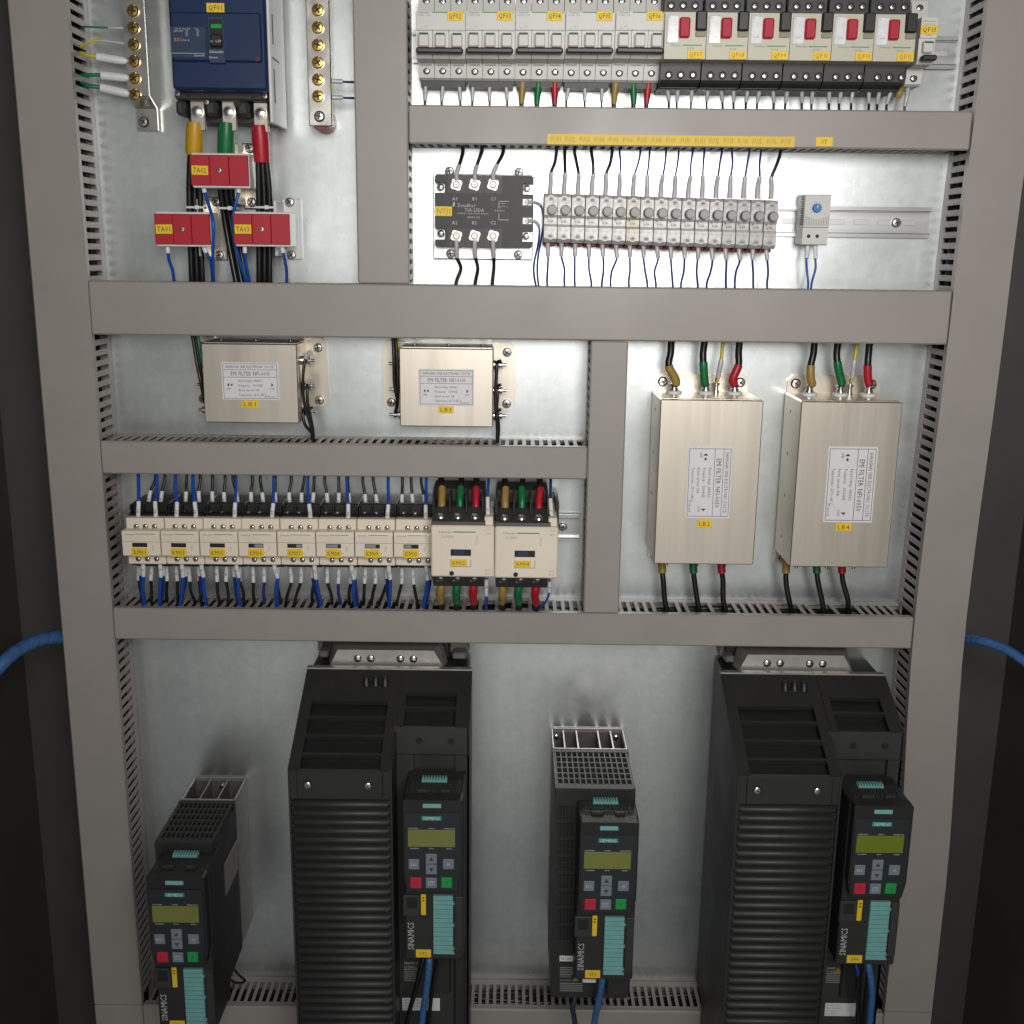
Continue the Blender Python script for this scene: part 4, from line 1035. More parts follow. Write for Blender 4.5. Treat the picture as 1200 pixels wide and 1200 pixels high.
def large_filter(u, v, lab, plate, tg, txt, x0=None):
    y = -0.083
    (ua, va), (ub, vb), (uc, vc) = u   # front top left, front top right, front bottom left
    x0 = (at(ua, va, y).x+at(uc, vc, y).x)/2; x1 = x0 + at(ub, vb, y).x-at(ua, va, y).x
    z1 = at(ua, va, y).z; z0 = at(uc, vc, y).z
    t = thing("large_filter", lab, "filter", ((x0+x1)/2, 0, z0), "large metal interference filters")
    m = MB(); m.box(x0, x1, y, -.004, z0, z1, .0010); part("lid", m, nick_m, t)
    m = MB(); m.box(x0+.0012, x1-.0014, -.075, -.001, z0-.001, z1+.0008, .0005); part("case", m, nick_m, t)
    c = .007
    for s in (-1, 1):
        ze = z1-.002 if s > 0 else z0+.002; h = .0235*s
        m = MB(); m.prism_y([(x0+.002, ze), (x0+.002, ze+h-c*s), (x0+.002+c, ze+h), (x1-.002-c, ze+h), (x1-.002, ze+h-c*s), (x1-.002, ze)][::-s], -.0042, -.0008); part("flange", m, nick_m, t)
        for xx in (x0+.012, x1-.012): screw('bolt', t, (xx, -.0042, ze+h*.58), "bolt")
        for k, f in enumerate((.19, .51, .80)):
            x = x0+(x1-x0)*f; yy = -.030
            if s > 0: m = MB(); m.lathe((x, yy, ze), [(.0092, 0), (.0092, .0052), (.0080, .0062)], 20, axis=(0,0,s)); part("insulator", m, white_m, t, 40)
            m = MB(); b0 = .006 if s > 0 else .002
            m.lathe((x, yy, ze), [(.0048, 0), (.0048, b0), (.0052, b0), (.0052, b0+.003), (.0040, b0+.0032), (.0040, b0+.007), (.0058, b0+.0072), (.0058, b0+.0085), (.0022, b0+.0088), (.0022, b0+.017)], 12, axis=(0,0,s)); part("stud", m, steel_m, t, 40)
    x = x0+(x1-x0)*.625
    m = MB(); m.lathe((x, -.022, z1), [(.0038, 0), (.0038, .004), (.0028, .0042), (.0028, .010), (.0042, .0102), (.0042, .0135), (.0018, .0137), (.0018, .020)], 10, axis=(0,0,1)); part("earth_stud", m, steel_m, t, 40)
    for k in range(4):
        z = z1-.018-(z1-z0)*.26*k
        for xx, s in ((x0+.0012, -1), (x1-.0014, 1)):
            m = MB(); m.lathe((xx, -.035, z), [(.0028, 0), (.0022, .0014), (.0008, .0018)], 10, axis=(s,0,0)); part("screw", m, dsteel_m, t, 40)
    a, c2, d, e = span(*plate, y); rating_label(t, a, c2, d, e, y, True, "NFI-0050", "50A")
    tag(t, *tg, y-.0002, txt)
    return t
large_filter(((774.3, 468), (895, 468), (766.3, 660.5)), None, "large upright metal filter tagged LB2, beside the short upright duct", (804.5, 523.3, 857, 607.3), (816.7, 608.9, 834.2, 618.4), "LB2")
large_filter(((939.7, 470.3), (1058.5, 470.3), (925, 663.9)), None, "large upright metal filter tagged LB4, nearest the right duct", (967.5, 523.3, 1025.5, 612.3), (979, 612.8, 997.5, 622.4), "LB4")
LW = "cables of the large filters"
for f, (nm, tops, bots) in enumerate((("LB2", ((785, 792.5), (825.5, 826.5), (866, 861.5)), ((776, 779.5), (812.5, 817), (845.5, 848))),
                                      ("LB4", ((952.5, 952.5), (982, 987), (1018.5, 1019.5)), ((921, 925), (957, 962), (986.5, 993))))):
    sd = ("left", "middle", "right")
    for k in range(3):
        ua, ub = tops[k]; mt = (hbrn_m, hgrn_m, hred_m)[k]; c = ("ochre", "green", "red")[k]
        wire(f"black cable with {c} sleeve, {sd[k]} above the large filter {nm}", [(ua+(2, 3, 2)[k], 385, -.035), (ua+(1, -1.5, -.5)[k], 412, -.034), (ua-1.5, 428, -.036), (ub-1.5, 443, -.036), (ub, 452, -.034)], .0042, blk_m, LW,
             [(2.0-.25*(k == 1), 3.75, .0050, mt, "heat_shrink")], n=9)
        ua, ub = bots[k]
        wire(f"black cable with {c} sleeve, {sd[k]} below the large filter {nm}", [(ua-.5, 655, -.030), (ua, 668, -.032), (ua+1, 682, -.034), (ub, 702, -.036), (ub+2, 716, -.036), (ub+5, 733, -.036)], .0033, blk_m, LW,
             [(0, 1.3, .0050, mt, "heat_shrink")], n=9)
    ue = (847, 1004)[f]; u2 = (841, 998)[f]
    wire(f"thin yellow earth wire above the large filter {nm}", [(ue+2, 385, -.028), (ue, 405, -.03), (ue-3, 424, -.034), (u2+1, 436, -.034), (u2, 447, -.03)], .0022, yelw_m, LW, [(1.9, 3.5, .0030, slv_m)])

# ================================================================ small contactors
yF, yS, yB = -0.094, -0.080, -0.055
KC0, KP = 142.6, 45.4
def contactor(i, num, last=False):
    u0 = KC0+KP*i; um = u0+22.5; dv = i*.55
    x0, x1 = at(u0+1.5, 640, yF).x, at(u0+KP+1.2, 640, yF).x
    lab = f"small cream contactor tagged {num}, " + ["at the left end of its row", "second from the left in its row", "third from the left in its row", "fourth from the left in its row", "fifth from the left in its row", "sixth from the left in its row", "seventh from the left in its row", "last before the larger contactors"][i]
    zf1, zf0 = at(um, 622.3+dv*.5, yF).z, at(um, 652+dv*.5, yF).z
    zs1, zs0 = at(um, 607+dv*.5, yS).z, at(um, 661+dv*.5, yS).z
    t = thing("contactor", lab, "contactor", ((x0+x1)/2, 0, zs0-.005), "small cream contactors"); t.rotation_euler.y = random.uniform(-.006, .006)
    zt, zb = zs1+.013, zs0-.010
    m = MB(); m.box(x0+.0004, x1-.0004, yB, -.008, zb, zt, .001)
    m.box(x0+.0004, x1-.0004, yS+.010, -.03, zs0-.0045, zs1+.002, .0006)
    for k in range(4): m.box(x0+.0008+k*.0143, x0+.0024+k*.0143, yB-.010, yB+.002, zt-.011, zt-.0004, .0004)
    part("base", m, black_m, t)
    m = MB(); m.box(x0+.0003, x1-.0003, yS, yB+.004, zf1-.0005, zs1, .0008); m.box(x0+.0003, x1-.0003, yS, yB+.004, zs0, zf0+.0006, .0008); m.box(x0+.0003, x1-.0003, yS+.001, yB+.004, zf0, zf1); part("terminal_strip", m, cream_m, t)
    m = MB(); m.prism_x([(yS+.002, zf0), (yF+.0015, zf0), (yF, zf0+.0015), (yF, zf1-.004), (yF+.001, zf1-.0005), (yF+.002, zf1), (yS+.002, zf1)], x0-.0009+.0006, x1-.0009-.0006)
    fp = part("front_cover", m, cream_m, t)
    zl = at(um, 635+dv*.5, yF).z
    m = MB(); m.box(x0, x1-.002, yF-.00025, yF+.001, zl-.0002, zl+.0002); part("seam", m, olive_m, fp)
    zg = at(um, 625.8+dv*.5, yF).z
    m = MB(); m.box(x0+.0155, x1-.007, yF-.0003, yF+.001, zg-.0003, zg+.0003); m.text("Schneider", x0+.0085, zg-.0004, yF-.0003, .0021, w=.0115); part("green_print", m, grnink_m, fp)
    a, c, d, e = span(u0+12.5, 641+dv*.5, u0+30, 636.2+dv*.5, yF)
    m = MB(); m.box(a, c, yF-.0003, yF+.002, d, e); w = part("window", m, slot_m, t)
    f = (0, .0, .0, .55, .35, .75, .7, .45)[i]
    if f:
        m = MB(); L = (c-a)*f; s = a+.0006 if i not in (3, 4, 7) else c-.0006-L
        if i == 7: s = a+.001
        m.box(s, s+L, yF-.0005, yF, d+.0007, e-.0007); part("slider", m, greyink_m, w)
    tag(t, u0+12.2, 642.3+dv*.5, u0+30.5, 652+dv*.5, yF-.0003, num)
    m = MB(); p = at(u0+36.5, 642+dv*.5, yF); m.text("TeSys", p.x, p.z, yF-.0003, .0021, rot=math.pi/2, w=.007)
    p = at(u0+32, 647+dv*.5, yF); m.cyl((p.x, yF-.0002, p.z), (p.x, yF+.0005, p.z), .0007, n=8); part("lettering", m, greyink_m, fp)
    for k in range(3):
        p = at(u0+17+10.8*k, 617+dv*.5, yS); screw('small', t, (p.x, yS-.0003, p.z))
        p = at(u0+19.5+10.8*k, 655+dv*.5, yS); screw('small', t, (p.x, yS-.0003, p.z))
    m = MB(); p = at(u0+40, 652+dv*.5, yS-.004)
    for k in range(2):
        p = at(u0+12+13.5*k, 601+dv*.5, yB-.001); screw('tiny', t, (p.x, yB-.0004, p.z))
    return t
names = ["KM01", "KM03", "KM05", "KM06", "KM07", "KM08", "KM09", "KM10"]
KW = "wires of the small contactors"
# (u at the terminal, u at the duct, v of the marker's lower end) for the black wires, from the photograph
topb = [[(174, 182), (188, 194)], [(217, 219.5), (233, 234)], [(248.5, 248.5), (262.5, 263), (278, 273)], [(294, 295), (308, 305.5), (322.5, 323)],
        [(339, 340.5), (353, 357), (366, 369)], [(383.5, 381), (396.5, 396.5), (409, 408)], [(428, 426), (441.5, 437)], [(470.5, 471), (483.5, 482.5), (497, 494)]]
topc = [[(162, 162), (182.5, 183)], [(207, 206.5), (229.5, 226.5)], [(275, 276)], [(319, 321)], [(363.5, 361.5)], [(408, 406)], [(454, 455)], [(499, 500)]]
botb = [[(162.5, 167), (177.5, 178), (195, 196)], [(207, 208), (221, 227), (234, 236)], [(254, 257), (265.5, 267), (281, 287)], [(296.5, 297), (309.5, 310), (324, 329)],
        [(340.5, 336), (353, 346), (367, 366)], [(383.5, 389), (397, 398), (410, 409)], [(428, 426), (440, 435), (452, 446)], [(471, 466), (484, 488)]]
botc = [[(168, 168), (188, 188)], [(213.5, 212), (236.5, 243)], [(277.5, 280)], [(322, 324)], [(369, 376), ], [(412.5, 417)], [(456, 457)], [(500, 497)]]
for i, n in enumerate(names):
    contactor(i, n)
    dv = i*.6
    for k, (ua, ub) in enumerate(topb[i]):
        wire(f"black wire above the small contactor {n}, number {k+1} from its left" if False else f"black wire with white marker, {ordw[k]} from the left above the contactor {n}", [(ua, 600+dv, -.048), (ua+.3, 588+dv, -.046), (ua*.75+ub*.25, 575+dv, -.044), (ub, 562+dv*.5, -.04), (ub, 548, -.037)], .0018, blk_m, KW,
             [(.45, 2.05, .0025, wslv_m, "marker", f"{i+1}{k+3}")])
    for k, (ua, ub) in enumerate(topc[i]):
        wire(f"blue wire with white marker, {ordw[k]} from the left above the contactor {n}", [(ua, 612+dv, -.070), (ua, 600+dv, -.070), (ua*.7+ub*.3, 588+dv, -.067), (ub, 570+dv, -.055), (ub, 548, -.042)], .0019 if i > 1 else .0022, bluew_m, KW,
             [(.15, 2.0, .0026, wslv_m, "marker", f"A{i+k+1}")])
    for k, (ua, ub) in enumerate(botb[i]):
        blue = (i in (3, 5) and k == 1) or (i == 3 and k == 0 and False)
        wire((f"{'dark blue' if blue else 'black'} wire with white marker, {ordw[k]} from the left below the contactor {n}"), [(ua, 657+dv, -.045), (ua, 668+dv, -.044), (ua+.3, 680+dv, -.043), (ua*.4+ub*.6, 693+dv, -.042), (ub, 705+dv*.6, -.040), (ub-1, 722, -.037)], .0020, navy_m if blue else blk_m, KW,
             [(.4, 2.0, .0026, wslv_m, "marker", f"{i+2}{k+5}")])
    for k, (ua, ub) in enumerate(botc[i]):
        wire(f"blue wire with white marker, {ordw[k]} from the left below the contactor {n}", [(ua-.6, 656+dv, -.070), (ua, 666+dv, -.069), (ua+2.0*(ub-ua > 0), 675+dv, -.067), ((ua+ub)/2, 692+dv, -.058), (ub, 706+dv*.6, -.048), (ub-1, 724, -.040)], .0023, bluew_m, KW,
             [(.3, 2.0, .0027, wslv_m, "marker", f"{3*i+k+11}")])

for i, n in enumerate(names):
    for k, (ua, ub) in enumerate(botc[i]):
        dv = i*.6; e = 3.4 if (i+k) % 2 else -3.2
        wire(f"dark blue wire close behind the {ordw[k]} blue wire below the contactor {n}", [(ua+e, 657+dv, -.052), (ua+e, 668+dv, -.051), (ua+e+.5, 678+dv, -.050), ((ua+ub)/2+e*.6, 693+dv, -.047), (ub+e*.5, 706+dv*.6, -.043), (ub+e*.3, 724, -.038)], .0020, navy_m, KW,
             [(.3, 1.7, .0025, wslv_m, "marker")])

# ================================================================ large contactors
yF, yB = -0.120, -0.088
mk_sl = mk("slider_blue", (0.02, 0.03, 0.09), 0.4)
def large_contactor(u0, v0, num, lab, dark_side):
    """u0, v0: top left of the cream face"""
    D = lambda u, v, y: at(u0+u, v0+v, y)
    x0, x1 = D(0, 30, yF).x, D(74, 30, yF).x
    zf1, zf0 = D(37, 0, yF).z, D(37, 60, yF).z
    t = thing("large_contactor", lab, "contactor", ((x0+x1)/2, 0, zf0), "large cream contactors")
    xb = D(62.5, 0, yB).x + (.0 if True else 0)
    xa = D(0.5, 0, yB).x
    zt, zb = D(30, -22, yB).z, D(30, 77, yB).z
    m = MB(); m.box(xa, xb, yB+.030, -.008, zb+.004, zt+.016, .001)
    m.box(x0+.0006, xb+.0005, yB, -.045, zb+.008, zt-.006, .001)
    m.prism_x([(yF+.004, zf1-.001), (yF+.006, zf1+.0035), (yB, zt), (yB+.03, zt+.001), (yB+.03, zf1-.001)], x0+.0006, xb+.002)
    m.prism_x([(yF+.005, zf0+.001), (yF+.006, zf0-.002), (yB, zb+.007), (yB+.03, zb+.004), (yB+.03, zf0+.001)], x0+.0006, xb)
    for k in range(4):
        x = x0+.0006+(xb-x0-.003)*k/3; m.box(x, x+.0018, yB-.012, yB+.03, zt-.004, zt+.016, .0005)
    part("base", m, char_m, t)
    m = MB(); m.box(x0, x1, yF, yF+.030, zf0, zf1, .0016); fp = part("front_cover", m, cream_m, t)
    m = MB(); m.box(x1-.0115, x1-.0015, yF+.008, -.03, zf1-.002, zf1+.009, .0008); part("coil_terminal", m, cream_m, t)
    m = MB(); m.box(x1-.0115, x1-.0035, yF+.014, -.03, zf0-.005, zf0+.001, .0008); part("coil_terminal", m, cream_m, t)
    if dark_side:
        m = MB(); m.box(x1-.004, x1, yF+.012, -.02, zf0-.002, zf0+.004); m.box(x1-.002, x1+.0018, -.08, -.010, zf0-.004, zf1+.02); part("side_rail", m, black_m, t)
    zg = D(40, 7.2, yF).z
    m = MB(); m.box(D(26, 7, yF).x, D(52.5, 7, yF).x, yF-.0003, yF+.001, zg-.0006, zg+.0006); m.text("Schneider", D(17, 7, yF).x, zg, yF-.0003, .0026, w=.0155); part("green_print", m, grnink_m, fp)
    m = MB(); p = D(20, 12.5, yF); m.text("LC1D50", p.x, p.z, yF-.0003, .0026, w=.0135)
    p = D(53.5, 17, yF); m.text("Telesys", p.x, p.z, yF-.0003, .0023, rot=math.pi/2, w=.011)
    for v in (4, 9): p = D(67.5, v, yF); m.text("A1 A2" if v < 6 else "220V", p.x, p.z, yF-.0003, .0017, w=.0065)
    for v in (52, 56): p = D(66.5, v, yF); m.text("50/60", p.x, p.z, yF-.0003, .0017, w=.0065)
    part("lettering", m, greyink_m, fp)
    a, c, d, e = span(u0+23, v0+35, u0+47, v0+27.5, yF); m = MB(); m.box(a, c, yF-.0003, yF+.002, d, e); w = part("window", m, slot_m, t)
    m = MB(); m.box(a+.0035, c-.008, yF-.0006, yF, d+.0012, e-.001); part("slider", m, mk_sl, w)
    a, c, d, e = span(u0+23, v0+48, u0+47, v0+39, yF); m = MB(); m.box(a, c, yF-.0002, yF+.001, d, e); part("label_frame", m, ink_m, t)
    m = MB(); m.box(a+.0005, c-.0005, yF-.0003, yF, d+.0005, e+.0003); part("label_field", m, cream_m, t)
    tag(t, u0+23.3, v0+39.2, u0+42, v0+46.8, yF-.0004, num)
    p = D(24.3, 55.5, yF); m = MB(); m.lathe((p.x, yF+.001, p.z), [(.0028, 0), (.0028, .0014), (.0018, .0015)], 14); part("seal_screw", m, slot_m, t, 30)
    for k in range(3):
        x = x0+.0105+.0198*k
        z = D(11, -9, yB-.012).z; 
        zz = zf1+.0075
        m = MB(); m.lathe((x, yF+.0115, zz), [(.0035, 0), (.0033, .0022), (.0018, .003)], 14, axis=(0,-.8,.6)); m.mi = 1; m.cyl((x, yF+.012, zz-.0002), (x, yF+.0112, zz), .0050, n=14); part("terminal_screw", m, [steel_m, slot_m], t, 40)
        m = MB(); m.lathe((x, yF+.010, zf0-.004), [(.0036, 0), (.0034, .0022), (.002, .003)], 14, axis=(0,-.9,-.3)); part("terminal_screw", m, steel_m, t, 40)
        m = MB(); m.text(f"{2*k+1}L{k+1}", x-.0005, zf1+.0115, yF+.0095, .0022); m.text(f"{2*k+2}T{k+1}", x-.003, zf0-.0085, yF+.014, .0020); part("terminal_lettering", m, palink_m, t)
    return t
large_contactor(505, 616.3, "KM02", "large cream contactor tagged KM02, left of the two", False)
large_contactor(580, 617.8, "KM04", "large cream contactor tagged KM04, right of the two", True)
LCW = "wires of the large contactors"
for f, (n, o, tops, bots) in enumerate((("KM02", 0, (517.5, 539, 557.5), (516.8, 535.2, 555)), ("KM04", 1.2, (591.8, 611.5, 631.5), (589, 607.8, 627.8)))):
    for k in range(3):
        mt = (hbrn_m, hgrn_m, hred_m)[k]; c = ("ochre", "green", "red")[k]; u = tops[k]
        wire(f"thick black wire with {c} sleeve above the large contactor {n}", [(u-1, 602+o, -.082), (u, 595+o, -.082), (u+.6, 584+o, -.078), (u+(0, 1, 1)[k], 571+o, -.068), (u+(0, .6, 1.5)[k], 560, -.055), (u+(0, 0, 2)[k], 540, -.040)], .0036, blk_m, LCW,
             [(0.6, 3.0, lambda q: .0050-.0006*q, mt, "heat_shrink")], n=10)
        u = bots[k]
        wire(f"thick black wire with {c} sleeve below the large contactor {n}", [(u, 678+o, -.078), (u, 688+o, -.082), (u-.3, 697+o, -.078), (u, 705+o, -.068), (u+.5, 716, -.050), (u+1, 730, -.040)], .0036, blk_m, LCW,
             [(0.2, 3.0, lambda q: .0052-.0006*q, mt, "heat_shrink")], n=10)
    uc = (571.7, 646)[f]
    wire(f"blue coil wire above the large contactor {n}", [(uc+.3, 611+o, -.098), (uc, 600+o, -.096), (uc, 584+o, -.086), (uc+.6-2*f, 572, -.070), (uc+.8-2*f, 556, -.05), (uc+1-2*f, 540, -.04)], .0017, navy_m if f else bluew_m, LCW,
         [(.3, 2.0, .0026, wslv_m, "marker", "A1")])
    if f == 0:
        wire(f"blue coil wire below the large contactor {n}", [(569.8, 675, -.09), (570, 683, -.088), (569.8, 697, -.078), (569.6, 708, -.06), (569.5, 728, -.042)], .0019, bluew_m, LCW, [(.5, 2.1, .0026, wslv_m, "marker", "A2")])
    else:
        wire(f"blue coil wire curving under the large contactor {n}", [(643.8, 678, -.09), (644, 687, -.086), (643, 697, -.080), (639.5, 706, -.07), (634, 712, -.058), (626, 714.5, -.046), (618, 722, -.038)], .0014, bluew_m, LCW, [(.4, 1.7, .0025, wslv_m, "marker", "A2")])
# ================================================================ drives
REF = (506.5, 938.0, -0.222)
def control_unit(t, u, v, num, lit=False):
    """terminal cover, keypad and markers, laid out on the drive whose keypad top centre sits at (u, v)"""
    Dl = at(u, v, -0.222) - at(*REF)
    P = lambda a, b, y: at(a, b, y) + Dl
    def S(u0, v0, u1, v1, y):
        a, c, d, e = span(u0, v0, u1, v1, y); return a+Dl.x, c+Dl.x, d+Dl.z, e+Dl.z
    zt = P(506, 938, -.222).z
    yc, yp = -.207, -.222
    xa, xb = P(473, 990, yp).x, P(541.5, 990, yp).x
    zb = P(505, 1124, yc).z
    m = MB(); m.box(xa-.001, xb+.001, yc, -.140, zb, zt-.002, .0014); cu = part("control_unit", m, drive_m, t)
    # top side with its rows of pins and the green plug
    m = MB()
    m.box(xa+.004, xb-.004, -.204, -.170, zt-.003, zt-.0012, .0005)
    for r, (y, n) in enumerate(((-.183, 20), (-.190, 12), (-.198, 18))):
        for k in range(n):
            x = xa+.006+(xb-xa-.012)*(k+.5)/n; m.box(x-.0009, x+.0009, y-.0014, y+.0014, zt-.0014, zt+.0014)
    for x, w in ((xa+.02, .014), (xb-.02, .012)): m.box(x-w/2, x+w/2, -.2035, -.2005, zt-.0014, zt+.0030, .0006)
    part("terminal_row", m, char_m, cu)
    m = MB(); a, c, d, e = S(494, 917, 524, 913, -.176)
    m.box(a, c, -.178, -.168, d-.001, d+.0032, .0005)
    for k in range(9): x = a+(c-a)*(k+.5)/9; m.box(x-.0009, x+.0009, -.177, -.169, d+.0030, d+.0056, .0003)
    part("plug", m, teal_m, cu)
    # keypad
    m = MB(); z0 = P(506, 1046.5, yp).z
    m.prism_y([(xa, zt-.001), (xa, z0+.02), (xa+.0035, z0+.002), (xa+.006, z0), (xb-.006, z0), (xb-.0035, z0+.002), (xb, z0+.02), (xb, zt-.001), (xb-.002, zt), (xa+.002, zt)], yp+.0008, yc+.002)
    op = part("operator_panel", m, black_m, t)
    a, c, d, e = S(475, 1043.5, 538.5, 952.5, yp)
    m = MB(); m.prism_y([(a, e), (a, d+.02), (a+.003, d+.002), (a+.005, d), (c-.005, d), (c-.003, d+.002), (c, d+.02), (c, e)], yp-.0002, yp+.001); part("film", m, panel_m, op)
    m = MB(); a, c, d, e = S(495.3, 947, 517, 942.3, yp); m.box(a, c, yp-.0004, yp+.002, d, e, .0004); part("status_light", m, teal_m, op)
    m = MB(); a, c, d, e = S(494, 961.3, 517.5, 956.3, yp); m.box(a, c, yp-.0005, yp, d, e); part("badge", m, sieg_m, op)
    k = MB(); k.text("SIEMENS", (a+c)/2, (d+e)/2, yp-.0007, (e-d)*.66, w=(c-a)*.86)
    a, c, d, e = S(478, 992.4, 533.3, 972.3, yp)
    m = MB(); m.box(a, c, yp-.0005, yp, d, e, .0002); part("display", m, lcd2_m if lit else lcd_m, op)
    for s, f, vv in (("MONITORING", .12, 970.8), ("CONTROL", .5, 970.8), ("DIAGNOSTICS", .88, 970.8), ("PARAMETER", .14, 994.3), ("SETUP", .5, 994.3), ("EXTRAS", .88, 994.3)):
        k.text(s, a+(c-a)*f, P(506, vv, yp).z, yp-.0004, .0013, w=(c-a)*.021*len(s))
    def key(u0, v0, u1, v1, mat_, nm):
        a, c, d, e = S(u0, v0, u1, v1, yp); m = MB(); m.box(a, c, yp-.0012, yp+.0004, d, e, .0005); part(nm, m, mat_, op); return (a+c)/2, (d+e)/2
    x, z = key(478.8, 1018.3, 491.3, 1006.5, keyg_m, "escape_key"); k.text("ESC", x, z, yp-.0014, .0026, w=.0068)
    x, z = key(519, 1018.3, 532, 1006.5, keyg_m, "confirm_key"); k.text("OK", x, z, yp-.0014, .0026, w=.0048)
    j = MB()
    x, z = key(499, 1012, 512, 1000.3, keyg_m, "up_key"); w_ = .0026; j.add([(x-w_, yp-.0014, z-w_*.8), (x+w_, yp-.0014, z-w_*.8), (x, yp-.0014, z+w_)], [(0,1,2)])
    x, z = key(499, 1024.3, 512, 1012.8, keyg_m, "down_key"); j.add([(x-w_, yp-.0014, z+w_*.8), (x, yp-.0014, z-w_), (x+w_, yp-.0014, z+w_*.8)], [(0,1,2)])
    x, z = key(480.8, 1040.3, 494, 1028, keyr_m, "stop_key"); r0, r1 = .0021, .0026
    n = 16; vs = []; 
    for i in range(n):
        q = 2*math.pi*i/n; vs += [(x+r0*math.cos(q), yp-.0014, z+r0*math.sin(q)), (x+r1*math.cos(q), yp-.0014, z+r1*math.sin(q))]
    j.add(vs, [(2*i, 2*i+1, (2*i+3) % (2*n), (2*i+2) % (2*n)) for i in range(n)])
    x, z = key(499, 1040.3, 512, 1028.3, keyg_m, "mode_key"); k.text("HAND", x, z+.0015, yp-.0014, .0020, w=.0075); k.text("AUTO", x, z-.0018, yp-.0014, .0020, w=.0075)
    x, z = key(517, 1040, 529.8, 1028, keyn_m, "start_key"); j.box(x-.0003, x+.0003, yp-.0014, yp-.0013, z-.0024, z+.0024)
    part("lettering", k, wslv_m, op); part("key_signs", j, ink_m, op)
    # lower cover of the control unit
    a, c, d, e = S(472.5, 1072, 491.5, 1048, yc); m = MB(); m.box(a, c+.001, yc-.003, yc+.002, d, e, .0008); part("socket_frame", m, char_m, cu)
    a, c, d, e = S(477, 1063, 489, 1050, yc); m = MB(); m.box(a, c, yc-.0034, yc, d, e, .0006); part("socket", m, slot_m, cu)
    a, c, d, e = S(493.4, 1071.5, 499.2, 1047.5, yc); m = MB(); m.box(a, c, yc-.0016, yc, d, e, .0003); part("yellow_strip", m, label_m, cu)
    m = MB(); x = (a+c)/2
    for f in (.84, .70): m.box(x-.0012, x+.0012, yc-.0019, yc-.0015, d+(e-d)*f-.0008, d+(e-d)*f+.0008)
    part("strip_marks", m, ink_m, cu)
    a, c, d, e = S(508, 1116.5, 531, 1048, yc)
    m = MB(); n = 26; h = (e-d)/n
    for i in range(n): m.box(a, c, yc-.0035-.0006*(i % 2), yc+.001, d+i*h+.0003, d+(i+1)*h-.0001, .0003)
    for f in (.0, .08, .48, .85): m.box(c-.0005, c+.0016, yc-.0030, yc, d+f*(e-d), d+f*(e-d)+.0022)
    part("terminal_block", m, teal_m, cu)
    a, c, d, e = S(533, 1113, 543.5, 1050, yc); m = MB(); m.box(a, c-.0008, yc-.0022, yc+.002, d, e, .0008); part("side_cover", m, char_m, cu)
    m = MB(); p = P(481.6, 1096.5, yc); m.text("SINAMICS", p.x, p.z, yc-.0005, .0072, rot=math.pi/2, w=.0365); part("lettering", m, palink_m, cu)
    a, c, d, e = S(487.3, 1121.3, 505.2, 1112.5, yc)
    m = MB(); m.box(a, c, yc-.0012, yc+.0003, d, e, .0003); tg = part("tag", m, label_m, t)
    m = MB(); m.text(num, (a+c)/2, (d+e)/2, yc-.0014, (e-d)*.46, w=(c-a)*.5); part("lettering", m, tagink_m, tg)
    return P

def strips(m, fn, s0, s1, x0, x1):
    a, b_ = fn(s0), fn(s1)
    m.quad((x0, *b_), (x1, *b_), (x1, *a), (x0, *a))

